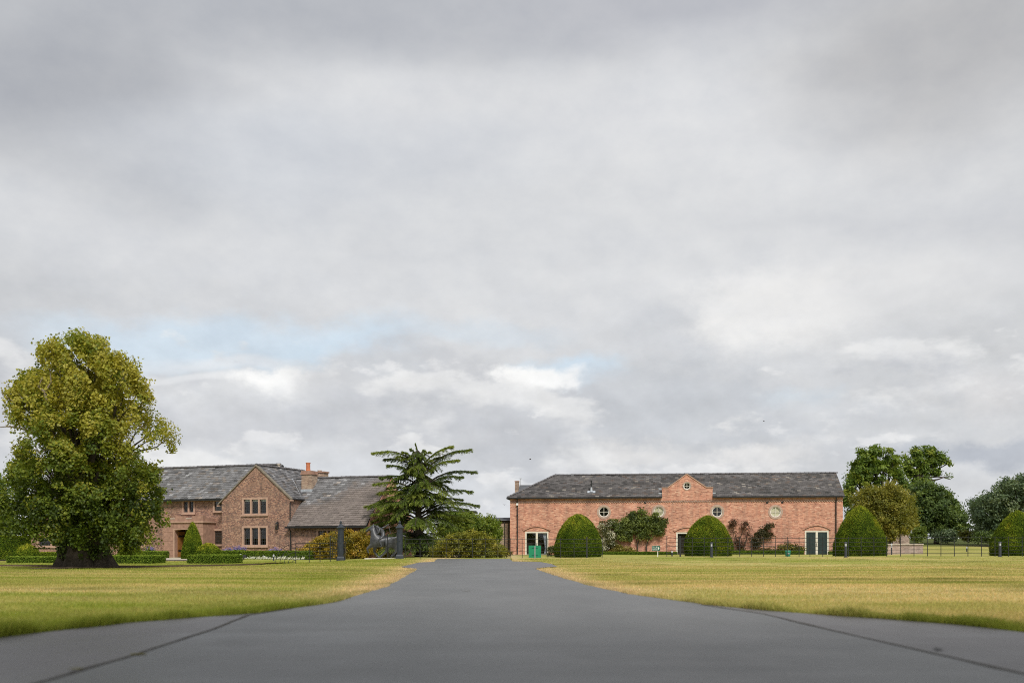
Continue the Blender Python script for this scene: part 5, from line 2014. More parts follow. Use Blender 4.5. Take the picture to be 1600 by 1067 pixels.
def topiary(name, label, cat, px, hw_px, py_top, py_base, D, p, q, n, group=None, sz=0.062, pal=YEW, kup=0.45, foot=0.93):
    rng = np.random.default_rng(int(px))
    X = XP(px, D)
    g = zt1(X, D)
    R = hw_px / F * D
    Hh = ZP(py_top, D) - g
    def rad(t):
        return R * np.power(np.maximum(1 - np.power(t, p), 0), q) * (foot + (1 - foot) * np.minimum(t / 0.22, 1))
    tt = np.linspace(0, 1, 400)
    rr = rad(tt)
    ds = np.hypot(np.gradient(tt) * Hh, np.gradient(rr)) * (rr + 0.03)
    cdf = np.cumsum(ds) / ds.sum()
    t = np.interp(rng.random(n), cdf, tt)
    th = rng.uniform(0, 2 * PI, n)
    bump = 1 + 0.06 * (fbm(th * 2.2 + 20, t * 5 + 3, int(px), 3) - 0.5) * 2 + 0.02 * np.sin(th * 2 + px)
    e = 0.004
    r = rad(t)
    dr = (rad(np.minimum(t + e, 1)) - rad(np.maximum(t - e, 0))) / (2 * e * Hh)
    Nn = unit(np.stack([np.cos(th), np.sin(th), -dr], 1))
    C = np.stack([r * bump * np.cos(th), r * bump * np.sin(th), t * Hh * (0.985 + 0.015 * bump)], 1)
    C += Nn * (rng.normal(0, 0.03, n) + 0.10 * (rng.random(n) < 0.03) * rng.random(n))[:, None]
    V, Fc = leaf_quads(C, Nn, sz, 0.6, 0.75, rng=rng)
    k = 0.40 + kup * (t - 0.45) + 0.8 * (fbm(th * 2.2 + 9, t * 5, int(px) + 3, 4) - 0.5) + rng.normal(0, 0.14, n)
    # kup puts a lit, yellower top into the leaf colour
    cols = shade_cols(n, pal, k, rng)
    br = fbm(th * 1.6 + 40, t * 3.1, int(px) + 9, 3)
    cols = np.where(((br > 0.66) & (rng.random(n) < 0.5))[:, None], cols * np.array([1.25, 0.98, 0.9]), cols)
    root = empty(name, (X, D, g))
    tag(root, label, cat, group)
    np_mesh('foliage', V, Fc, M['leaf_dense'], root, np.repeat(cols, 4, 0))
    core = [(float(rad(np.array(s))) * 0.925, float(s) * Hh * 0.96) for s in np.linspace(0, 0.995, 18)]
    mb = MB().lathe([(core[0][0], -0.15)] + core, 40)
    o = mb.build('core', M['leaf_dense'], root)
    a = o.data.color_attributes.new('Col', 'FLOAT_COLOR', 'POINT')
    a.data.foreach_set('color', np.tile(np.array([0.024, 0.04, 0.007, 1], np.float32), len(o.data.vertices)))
    return root


GY = 'clipped yew domes along the coach house'
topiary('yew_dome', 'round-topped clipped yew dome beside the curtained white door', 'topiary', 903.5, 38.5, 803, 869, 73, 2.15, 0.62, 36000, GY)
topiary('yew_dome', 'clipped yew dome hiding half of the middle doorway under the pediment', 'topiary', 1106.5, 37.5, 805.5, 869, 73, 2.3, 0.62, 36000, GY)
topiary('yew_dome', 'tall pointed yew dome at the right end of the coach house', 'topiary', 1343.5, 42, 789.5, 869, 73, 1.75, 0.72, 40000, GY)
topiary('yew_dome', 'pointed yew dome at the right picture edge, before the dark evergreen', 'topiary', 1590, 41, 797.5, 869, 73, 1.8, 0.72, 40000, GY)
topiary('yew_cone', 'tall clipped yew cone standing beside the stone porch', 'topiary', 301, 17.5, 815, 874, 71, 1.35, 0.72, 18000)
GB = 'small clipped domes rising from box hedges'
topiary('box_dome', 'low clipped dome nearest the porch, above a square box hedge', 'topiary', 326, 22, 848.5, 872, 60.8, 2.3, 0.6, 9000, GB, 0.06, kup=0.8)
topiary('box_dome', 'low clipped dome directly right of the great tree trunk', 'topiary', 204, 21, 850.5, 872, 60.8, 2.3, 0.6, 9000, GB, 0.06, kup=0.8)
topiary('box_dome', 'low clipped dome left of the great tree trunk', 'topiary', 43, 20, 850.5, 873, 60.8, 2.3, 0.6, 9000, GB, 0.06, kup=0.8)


def hedge(name, label, p0, p1, depth, top, n, pal=YEW, kofs=0.0, sz=0.075, group=None, z0=None):
    """clipped straight hedge from ground point p0 to p1 (front face)"""
    rng = np.random.default_rng(int(abs(p0[0] * 77)) + 5)
    a, b = np.array(p0), np.array(p1)
    L = np.linalg.norm(b - a)
    ang = math.atan2(b[1] - a[1], b[0] - a[0])
    mid = (a + b) / 2
    g = zt1(*mid) if z0 is None else z0
    Hh = top - g
    root = empty(name, (a[0], a[1], g), ang)
    tag(root, label, 'hedge', group)
    fa = np.array([L * Hh, L * depth, depth * Hh, depth * Hh])
    fi = rng.choice(4, size=n, p=fa / fa.sum())
    u, v, w = rng.random(n) * L, rng.random(n) * depth, rng.random(n) * Hh
    v = np.where(fi == 0, 0, v)
    w = np.where(fi == 1, Hh, w)
    u = np.where(fi == 2, 0, np.where(fi == 3, L, u))
    NN = np.array([[0, -1, 0], [0, 0, 1], [-1, 0, 0], [1, 0, 0]])[fi].astype(float)
    C = np.stack([u, v, w], 1)
    # soften arrises
    C += NN * (rng.normal(0, 0.022, n) + 0.03 * (fbm(u * 2, w * 3 + v * 2, 12, 3) - 0.5))[:, None]
    V, Fc = leaf_quads(C, NN, sz, 0.65, 0.8, rng=rng)
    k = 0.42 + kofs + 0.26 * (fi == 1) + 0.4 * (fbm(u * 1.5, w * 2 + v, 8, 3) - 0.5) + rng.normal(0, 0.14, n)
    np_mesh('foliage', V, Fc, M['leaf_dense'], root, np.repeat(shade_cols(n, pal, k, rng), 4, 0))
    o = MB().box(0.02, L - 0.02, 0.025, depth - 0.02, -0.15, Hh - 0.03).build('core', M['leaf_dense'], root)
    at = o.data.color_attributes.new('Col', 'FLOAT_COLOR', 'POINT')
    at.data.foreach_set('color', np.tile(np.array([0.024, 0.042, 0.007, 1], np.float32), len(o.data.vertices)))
    return root


BOX = [(0.049, 0.088, 0.012), (0.096, 0.157, 0.018), (0.166, 0.237, 0.029), (0.281, 0.334, 0.044)]
hedge('box_hedge', 'square box hedge under the clipped dome nearest the porch', (XP(292, 58), 58), (XP(361.5, 58), 58), 2.4, ZP(867.5, 58), 9000, BOX)
hedge('box_hedge', 'square box hedge just right of the great tree trunk', (XP(167, 58), 58), (XP(237, 58), 58), 2.4, ZP(868.2, 58), 8000, BOX)
hedge('box_hedge', 'square box hedge left of the great tree trunk', (XP(10, 58), 58), (XP(76, 58), 58), 2.4, ZP(870, 58), 8000, BOX)
hedge('box_hedge', 'long low box hedge beneath the gable windows', (XP(343, 74.8), 74.8), (XP(482, 72.6), 72.6), 0.8, ZP(860.8, 74), 14000, BOX)
hedge('box_hedge', 'low hedge against the house wall left of the porch', (XP(190, 76.5), 76.5), (XP(255, 75.6), 75.6), 0.8, ZP(861.5, 76), 7000, BOX)
hedge('box_hedge', 'low shaded hedge glimpsed left behind the great trunk', (XP(60, 78), 78), (XP(122, 77), 77), 0.8, ZP(863, 77), 6000, YEW)
hedge('yew_hedge', 'tall dark clipped hedge block at the left picture edge', (XP(-70, 68), 68), (XP(27, 68), 68), 2.0, ZP(837.5, 68), 16000, YEW, -0.02)


def bw(px, v):
    u = B.pix(px, 830, v)[0]
    x, y, _ = B.world(u, v)
    return x, y


x0, y0 = bw(935, -1.2)
x1, y1 = bw(1058, -1.2)
hedge('box_hedge', 'low hedge under the dark climber on the coach house wall', (x0, y0), (x1, y1), 0.6, ZP(862.2, y0), 9000, BOX, -0.08)
x0, y0 = bw(1130, -1.2)
x1, y1 = bw(1256, -1.2)
hedge('box_hedge', 'low hedge between the middle doorway and the green double door', (x0, y0), (x1, y1), 0.6, ZP(860.5, y0), 9000, BOX, -0.08)
x0, y0 = bw(1296, -1.2)
x1, y1 = bw(1316, -1.2)
hedge('box_hedge', 'short stub of low hedge right of the green double door', (x0, y0), (x1, y1), 0.6, ZP(861.5, y0), 1800, BOX, -0.08)


# ------------------------------------------------------------------ shrubs and climbers
def shrub(name, label, cat, lobes, D, axis, n, size, pal, clump=0.2, depth=0.7, mat=None, kfn=None, group=None, sv=0, shell=(0.5, 1.0), stem=None, flower=None):
    bx = XP(axis, D)
    base = (bx, D, zt1(bx, D))
    r = empty(name, base)
    tag(r, label, cat, group)
    rng = np.random.default_rng(100 + sv)
    loc = to_local(px_blobs(lobes, D, axis, depth=depth), base)
    cloud('foliage', loc, n, size, pal, r, mat or M['leaf'], clump=clump, shell=shell, kfn=kfn, rng=rng)
    st = MB()
    for i, (x, y, z, q) in enumerate(loc[::3]):
        st.tube(curve_pts((random.uniform(-0.15, 0.15), 0, -0.1), (x, y, z), 0.1, 4, 0.06), [0.035, 0.03, 0.024, 0.018, 0.01], 5, cap=False)
    st.build('stem', M['bark'], r)
    if flower:
        cloud('flower', loc, flower[0], flower[1], flower[2], r, M['petal'], clump=clump * 0.5, per=8, shell=(0.85, 1.05), rng=rng)
    return r


shrub('golden_shrub', 'big orange-gold bushy shrub behind the horse statue and gate pillar', 'shrub',
      [(470, 862, 8), (482, 858, 9), (496, 852, 11), (508, 846, 11), (522, 842, 12), (538, 840, 12), (552, 840, 13), (566, 840, 12), (576, 846, 9), (500, 862, 11), (520, 860, 13), (542, 860, 14),
       (564, 860, 13), (586, 858, 10), (602, 860, 9), (618, 862, 8)], 75.5, 548, 26000, 0.14,
      [(0.070, 0.072, 0.012), (0.22, 0.185, 0.022), (0.42, 0.30, 0.038), (0.58, 0.36, 0.07)], 0.17, sv=1)
shrub('rhododendron', 'wide mounded olive rhododendron closing the end of the drive', 'shrub',
      [(682, 860, 9), (694, 853, 11), (708, 847, 12), (722, 842, 12), (737, 841, 12), (752, 844, 12), (766, 850, 11), (778, 858, 9), (786, 864, 6), (700, 862, 10), (720, 858, 14), (742, 858, 14),
       (764, 862, 10), (684, 864, 8)], 71.5, 734, 26000, 0.135,
      [(0.07, 0.080, 0.012), (0.19, 0.20, 0.026), (0.33, 0.31, 0.045), (0.50, 0.44, 0.10)], 0.16, sv=2)
shrub('small_shrub', 'small brownish shrub at the right foot of the rhododendron', 'shrub', [(788, 862, 5), (794, 864, 4), (784, 866, 4)], 72.5, 789, 1800, 0.11,
      [(0.10, 0.08, 0.03), (0.2, 0.15, 0.05), (0.3, 0.24, 0.10)], 0.12, sv=3)


def climber(name, label, cat, lobes, n, size, pal, stems, v=-0.35, clump=0.2, sv=0, flower=None, thick=0.22):
    """plant trained on the coach house wall, in the barn's own axes"""
    pm = lobes[len(lobes) // 2]
    u0 = B.pix(pm[0], 860, v)[0]
    x, y, _ = B.world(u0, v)
    r = empty(name, (x, y, zt1(x, y)), BA)
    tag(r, label, cat)
    rng = np.random.default_rng(200 + sv)
    bl = []
    for px, py, q in lobes:
        u, w = B.pix(px, py, v)
        R = q / F * (y - 0.0)
        bl.append((u - u0, rng.uniform(-thick, thick * 0.2), w - r.location.z, R))
    # flatten against the wall by scattering then squeezing
    o = cloud('foliage', bl, n, size, pal, r, M['leaf'], clump=clump, shell=(0.2, 1.0), rng=rng)
    me = o.data
    co = np.empty(len(me.vertices) * 3, np.float32)
    me.vertices.foreach_get('co', co)
    co = co.reshape(-1, 3)
    lim = -v - 0.06
    co[:, 1] = np.where(co[:, 1] > 0, np.minimum(co[:, 1] * 0.4, lim), co[:, 1] * 0.6)
    me.vertices.foreach_set('co', co.ravel())
    me.update()
    if flower:
        fo = cloud('flower', bl, flower[0], flower[1], flower[2], r, M['petal'], clump=0.1, per=6, shell=(0.4, 1.0), rng=rng)
        me = fo.data
        co = np.empty(len(me.vertices) * 3, np.float32)
        me.vertices.foreach_get('co', co)
        co = co.reshape(-1, 3)
        co[:, 1] = np.where(co[:, 1] > 0, -0.1, co[:, 1] * 0.6) - 0.08
        me.vertices.foreach_set('co', co.ravel())
        me.update()
    sm = MB()
    for pix in stems:
        pts = []
        for px, py in pix:
            u, w = B.pix(px, py, v + 0.15)
            pts.append(Vector((u - u0, 0.15, w - r.location.z)))
        k = len(pts)
        sm.tube(pts, [0.06 * (1 - 0.7 * i / max(1, k - 1)) for i in range(k)], 6, cap=False)
    if stems:
        sm.build('stem', M['bark'], r)
    return r


climber('wisteria', 'spreading dark green climber on the coach house wall between round windows', 'climber',
        [(958, 817, 6), (968, 824, 8), (978, 816, 8), (980, 832, 8), (990, 808, 9), (992, 822, 11), (1004, 812, 11), (1010, 826, 10), (1020, 816, 9), (1030, 820, 8), (1036, 816, 6), (1030, 830, 7),
         (1000, 836, 6), (1014, 836, 6), (972, 838, 5), (985, 842, 4), (1002, 800, 6), (1024, 806, 5)], 12500, 0.20,
        [(0.032, 0.050, 0.014), (0.085, 0.118, 0.026), (0.18, 0.22, 0.045), (0.33, 0.38, 0.10)],
        [[(997, 868), (996, 850), (992, 835), (985, 820)], [(1011, 868), (1010, 852), (1016, 836), (1026, 820)], [(996, 850), (1004, 832), (1008, 812)]], sv=1)
climber('hydrangea', 'cream flowering wall shrub between the first dome and the dark climber', 'shrub',
        [(940, 822, 6), (946, 832, 8), (956, 836, 8), (948, 844, 8), (956, 848, 7), (944, 856, 7), (954, 818, 5), (966, 818, 4)], 4200, 0.16,
        [(0.05, 0.055, 0.02), (0.10, 0.11, 0.03), (0.20, 0.17, 0.06)], [[(950, 868), (949, 845), (946, 825)]], sv=2,
        flower=(950, 0.17, [(0.42, 0.41, 0.28), (0.60, 0.58, 0.44), (0.74, 0.72, 0.60)]))
climber('yellow_shrub', 'low yellow-leaved shrub at the foot of the dark climber', 'shrub',
        [(958, 862, 5), (966, 858, 6), (974, 860, 6), (984, 861, 5), (990, 863, 4)], 2200, 0.16, [(0.10, 0.09, 0.015), (0.22, 0.19, 0.03), (0.36, 0.31, 0.08)], [], v=-0.5, sv=3)
climber('climbing_rose', 'thin reddish rose with bare stems right of the middle dome', 'climber',
        [(1143, 820, 4), (1147, 816, 3), (1150, 838, 3), (1160, 824, 3), (1164, 818, 3), (1152, 846, 3), (1158, 852, 3), (1165, 848, 2), (1170, 826, 3), (1146, 830, 2), (1168, 836, 2)], 1500, 0.14,
        [(0.05, 0.035, 0.018), (0.10, 0.06, 0.03), (0.17, 0.06, 0.05)], [[(1153, 866), (1152, 845), (1144, 820)], [(1153, 866), (1156, 842), (1164, 820)], [(1158, 866), (1166, 845), (1170, 826)]], sv=4)
climber('climbing_rose', 'bushier dark-leaved rose slanting up the wall right of the thin one', 'climber',
        [(1180, 844, 5), (1184, 838, 6), (1190, 834, 6), (1192, 828, 5), (1200, 822, 4), (1206, 819, 3), (1178, 850, 4), (1196, 836, 4), (1204, 836, 3), (1186, 848, 4)], 2800, 0.15,
        [(0.03, 0.032, 0.015), (0.07, 0.07, 0.025), (0.13, 0.085, 0.045)], [[(1180, 866), (1181, 848), (1190, 832), (1204, 820)], [(1176, 866), (1178, 850)]], sv=5)
climber('yellow_shrub', 'yellow-flowered shrub behind the green bin by the double door', 'shrub',
        [(1214, 861, 5), (1222, 856, 5), (1232, 850, 4), (1234, 858, 5), (1242, 856, 5), (1250, 858, 5), (1232, 843, 2)], 2300, 0.15, [(0.05, 0.065, 0.015), (0.14, 0.14, 0.025), (0.32, 0.26, 0.05)], [[(1232, 866), (1232, 843)]], v=-0.5, sv=6)
climber('small_shrub', 'brownish low plant at the wall foot behind the fence', 'shrub', [(1196, 862, 4), (1204, 860, 4), (1188, 862, 3), (1160, 861, 4), (1150, 862, 4)], 1500, 0.14,
        [(0.08, 0.07, 0.03), (0.16, 0.13, 0.04), (0.25, 0.2, 0.07)], [], v=-0.5, sv=7)
shrub('small_shrub', 'leafy tuft at the doorway foot left of the first dome', 'shrub', [(862, 858, 5), (866, 864, 4), (858, 866, 3)], 80.0, 862, 1500, 0.11,
      [(0.07, 0.085, 0.02), (0.14, 0.15, 0.04), (0.4, 0.4, 0.28)], 0.1, sv=8)

# flowers in the bed before the house
MAUVE = [(0.16, 0.13, 0.36), (0.30, 0.25, 0.55), (0.46, 0.40, 0.70)]
for i, (lb, lobes, D, n) in enumerate((('purple flower clump behind the hedge under the lower gable window', [(368, 857.5, 3.5), (374, 856.5, 4), (381, 857.5, 3.5)], 76.2, 500),
                                       ('paler mauve flowers left of the bright purple clump', [(352, 859, 3), (359, 858.5, 3)], 76.4, 260),
                                       ('sparse mauve flowers beneath the wall lantern', [(424, 858.5, 3), (431, 857.5, 3), (439, 858.5, 2.6)], 75.6, 220),
                                       ('mauve flowers by the porch side of the great tree', [(229, 858.5, 3), (235, 857, 3.4), (240, 858, 2.6)], 77.2, 300))):
    bx = XP(lobes[1][0], D)
    base = (bx, D, zt1(bx, D))
    r = empty('agapanthus', base)
    tag(r, lb, 'flowers', 'mauve flowers before the house')
    rng = np.random.default_rng(300 + i)
    loc = to_local(px_blobs(lobes, D, lobes[1][0]), base)
    cloud('flower', loc, n, 0.085, MAUVE, r, M['petal'], clump=0.09, per=10, rng=rng)
    low = [(x, y, z - 0.28, q) for x, y, z, q in loc]
    cloud('foliage', low, n * 2, 0.13, BOX, r, M['leaf'], clump=0.12, rng=rng)
proto = None
for i in range(27):
    px = 363 + i * 4.2 + random.uniform(-1.2, 1.2)
    D = 74.3 - 0.016 * (px - 363) - 0.25
    X = XP(px, D)
    if proto is None:
        proto = cloud('white_flower', [(0, 0, 0.10, 0.07)], 70, 0.06, [(0.75, 0.75, 0.72), (0.84, 0.84, 0.82), (0.88, 0.88, 0.86)], None, M['petal'], clump=0.05, per=8, rng=np.random.default_rng(9))
        o = proto
    else:
        o = copy_tree(proto)
    o.location = (X, D, zt1(X, D))
    s = random.uniform(0.85, 1.4)
    o.scale = (s, s, s * random.uniform(0.8, 1.1))
    o.rotation_euler = (0, 0, random.uniform(0, 6))
    tag(o, 'white bedding flower in the row edging the long low hedge', 'flower', 'white bedding flowers along the hedge')

#@@SMALL@@
# ------------------------------------------------------------------ gate pillars and gates
def pillar(px, D, label):
    X = XP(px, D)
    g = zt1(X, D)
    r = empty('gate_pillar', (X, D, g), math.radians(4))
    tag(r, label, 'gate pillar', 'cast-iron gate pillars')
    hs = 0.185
    top = ZP(826, D) - g
    MB().box(-0.27, 0.27, -0.27, 0.27, -0.15, 0.16, 0.02).box(-0.235, 0.235, -0.235, 0.235, 0.161, 0.26, 0.03).build('base', M['blue_iron'], r)
    s = MB()
    s.lathe([(hs * 1.02, 0.26), (hs * 1.02, top - 0.12), (hs * 1.12, top - 0.10), (hs * 1.12, top)], 8).build('shaft', M['blue_iron'], r)
    p = MB()
    for k in range(4):
        a = PI / 2 * k + PI / 8 * 0
        c, q = math.cos(a), math.sin(a)
        for z0, z1 in ((0.45, 1.05), (1.15, top - 0.3)):
            w = 0.055
            d0, d1 = hs * 0.955, hs * 1.0 + 0.012
            vs = []
            for zz in (z0, z1):
                for d in (d0, d1):
                    for t in (-w, w):
                        vs.append((c * d - q * t, q * d + c * t, zz))
            p.add(vs, [(0, 1, 3, 2), (4, 6, 7, 5), (0, 4, 5, 1), (2, 3, 7, 6), (0, 2, 6, 4), (1, 5, 7, 3)])
    p.build('panel', M['blue_iron'], r)
    cp = MB().lathe([(hs * 1.2, top + 0.001), (hs * 1.5, top + 0.05), (hs * 1.5, top + 0.09), (hs * 1.15, top + 0.14), (0.07, top + 0.33), (0.05, top + 0.36)], 8).build('cap', M['blue_iron'], r)
    MB().lathe([(0.03, top + 0.361), (0.075, top + 0.40), (0.085, top + 0.44), (0.06, top + 0.48), (0.02, top + 0.53), (0.012, top + 0.55)], 12).build('finial', M['blue_iron'], cp)


pillar(532.5, 65, 'left blue-grey iron gate pillar, in front of the golden shrub')
pillar(624.5, 65, 'right blue-grey iron gate pillar, overlapping the horse statue')


def gate(a, b, label):
    (x0, y0), (x1, y1) = a, b
    L = math.hypot(x1 - x0, y1 - y0)
    g = zt1(x0, y0)
    r = empty('iron_gate', (x0, y0, g), math.atan2(y1 - y0, x1 - x0))
    tag(r, label, 'gate', 'open iron gate leaves')
    for x, h in ((0.0, 1.25), (L, 1.62)):
        MB().box(x - 0.025, x + 0.025, -0.025, 0.025, 0.02, h).build('stile', M['fence_iron'], r)
    for z in (0.12, 0.42, 0.72, 1.0):
        MB().box(0.026, L - 0.026, -0.012, 0.012, z - 0.018, z + 0.018).build('rail', M['fence_iron'], r)
    pts = [Vector((0.03 + (L - 0.06) * t, 0, 1.25 + 0.37 * t * t)) for t in np.linspace(0, 1, 9)]
    MB().tube(pts, 0.018, 6).build('rail', M['fence_iron'], r)
    n = 6
    for k in range(1, n):
        x = L * k / n
        MB().box(x - 0.008, x + 0.008, -0.0115, 0.0115, 0.139, 1.25).build('bar', M['fence_iron'], r)


gate((XP(539, 64.9), 64.9), (XP(516, 66.8), 66.8), 'open iron gate leaf swung back beside the left pillar')
gate((XP(617, 65.0), 65.0), (XP(605.5, 67.2), 67.2), 'open iron gate leaf swung back against the horse statue')


# ------------------------------------------------------------------ estate fencing
def fence(label, path, posts, tall=1.32, rails=(1.26, 0.98, 0.70, 0.44, 0.20), thick=(), heads=None):
    x0, y0 = path[0]
    g = zt1(x0, y0)
    r = empty('estate_fence', (x0, y0, g))
    tag(r, label, 'fence')
    pts = densify(path, 1.2)
    for z in rails:
        q = [Vector((x - x0, y - y0, zt1(x, y) - g + z)) for x, y in pts]
        MB().tube(q, 0.0125 if z < max(rails) else 0.015, 6).build('rail', M['fence_iron'], r)
    meshes = {}
    for i, (x, y) in enumerate(posts):
        k = 'T' if i in thick else 'S'
        if k not in meshes:
            w = 0.050 if k == 'T' else 0.020
            h = tall + (0.10 if k == 'T' else 0.03)
            o = MB().box(-w, w, -w * 0.9, w * 0.9, -0.25, h, 0.003 if k == 'S' else 0.01).build('post', M['fence_iron'], None)
            meshes[k] = o.data
            bpy.data.objects.remove(o)
        o = bpy.data.objects.new('post', meshes[k])
        link(o, r)
        o.location = (x - x0, y - y0 + 0.03, zt1(x, y) - g)
        o.rotation_euler = (random.uniform(-0.012, 0.012), random.uniform(-0.012, 0.012), 0)
    return r


pA = [(XP(632, 65.6), 65.6), (XP(690, 67.4), 67.4), (XP(760, 68.0), 68.0), (XP(942, 68.2), 68.2)]


def on_path(path, px):
    for (x0, y0), (x1, y1) in zip(path[:-1], path[1:]):
        a0, a1 = 800 + F * x0 / y0, 800 + F * x1 / y1
        if a0 - 0.5 <= px <= a1 + 0.5:
            t = min(1, max(0, (px - a0) / (a1 - a0)))
            return x0 + (x1 - x0) * t, y0 + (y1 - y0) * t
    return path[-1]


pxA = [633, 656, 676, 697, 717, 738, 758, 778, 797, 816, 836, 856, 876, 897, 917, 941]
fence('iron rail fence from the right pillar across the drive end to the first dome', pA, [on_path(pA, p) for p in pxA], thick=(14,))
pB = [(XP(1042, 68.2), 68.2), (XP(1200, 68.2), 68.2), (XP(1400, 67.8), 67.8), (XP(1680, 67.0), 67.0)]
pxB = [1042] + [1063 + 18.6 * k for k in range(11)] + [1266 + 20.0 * k for k in range(7)] + [1407.5 + 21.2 * k for k in range(13)]
fence('long iron rail fence across the right lawn past three clipped domes', pB, [on_path(pB, p) for p in pxB], thick=(1,))


def curved_fence():
    P = [(XP(462, 55), 55.0), (XP(483, 56.4), 56.4), (XP(500, 58.6), 58.6), (XP(516, 61.4), 61.4), (XP(527, 64.6), 64.6)]
    path = []
    for i in range(len(P) - 1):
        p0, p1, p2, p3 = P[max(i - 1, 0)], P[i], P[i + 1], P[min(i + 2, len(P) - 1)]
        for t in np.linspace(0, 1, 5)[:-1]:
            path.append(tuple(0.5 * ((2 * p1[j]) + (-p0[j] + p2[j]) * t + (2 * p0[j] - 5 * p1[j] + 4 * p2[j] - p3[j]) * t * t + (-p0[j] + 3 * p1[j] - 3 * p2[j] + p3[j]) * t ** 3) for j in (0, 1)))
    path.append(P[-1])
    R = (1.10, 0.86, 0.62, 0.40, 0.20)
    r = fence('curved iron rail fence with fanned rail ends left of the gate pillar', path, [P[0], P[1], P[2], P[3]], tall=1.12, rails=R, thick=())
    x0, y0 = P[0]
    # each rail bends over beyond the end post and runs down into the turf
    for z in R:
        q = [Vector((-z * math.sin(a), -0.05 * math.sin(a), z * math.cos(a) - 0.02)) for a in np.linspace(0, PI / 2, 9)]
        q.append(q[-1] + Vector((0, 0, -0.15)))
        MB().tube(q, 0.014, 6).build('rail_end', M['fence_iron'], r)
    for z0, z1 in ((0.2, 1.1),):
        MB().tube([(-0.08, 0, 0.2), (-0.72, -0.03, 0.82)], 0.010, 6).build('brace', M['fence_iron'], r)


curved_fence()


# ------------------------------------------------------------------ bronze horse and rider
def skin_mesh(name, nodes, edges, mat, parent, root=0, sub=2):
    me = bpy.data.meshes.new(name)
    me.from_pydata([n[:3] for n in nodes], edges, [])
    o = bpy.data.objects.new(name, me)
    COL.objects.link(o)
    sk = o.modifiers.new('Skin', 'SKIN')
    sk.use_smooth_shade = True
    ss = o.modifiers.new('Sub', 'SUBSURF')
    ss.levels = ss.render_levels = sub
    lay = me.skin_vertices[0] if me.skin_vertices else None
    if lay is None:
        bm = bmesh.new()
        bm.from_mesh(me)
        bm.verts.layers.skin.verify()
        bm.to_mesh(me)
        bm.free()
        lay = me.skin_vertices[0]
    for i, n in enumerate(nodes):
        lay.data[i].radius = (n[3], n[4] if len(n) > 4 else n[3])
        lay.data[i].use_root = (i == root)
    dg = bpy.context.evaluated_depsgraph_get()
    dg.update()
    m2 = bpy.data.meshes.new_from_object(o.evaluated_get(dg))
    bpy.data.objects.remove(o)
    m2.name = name
    m2.materials.clear()
    m2.materials.append(mat)
    for p in m2.polygons:
        p.use_smooth = True
    return link(bpy.data.objects.new(name, m2), parent)


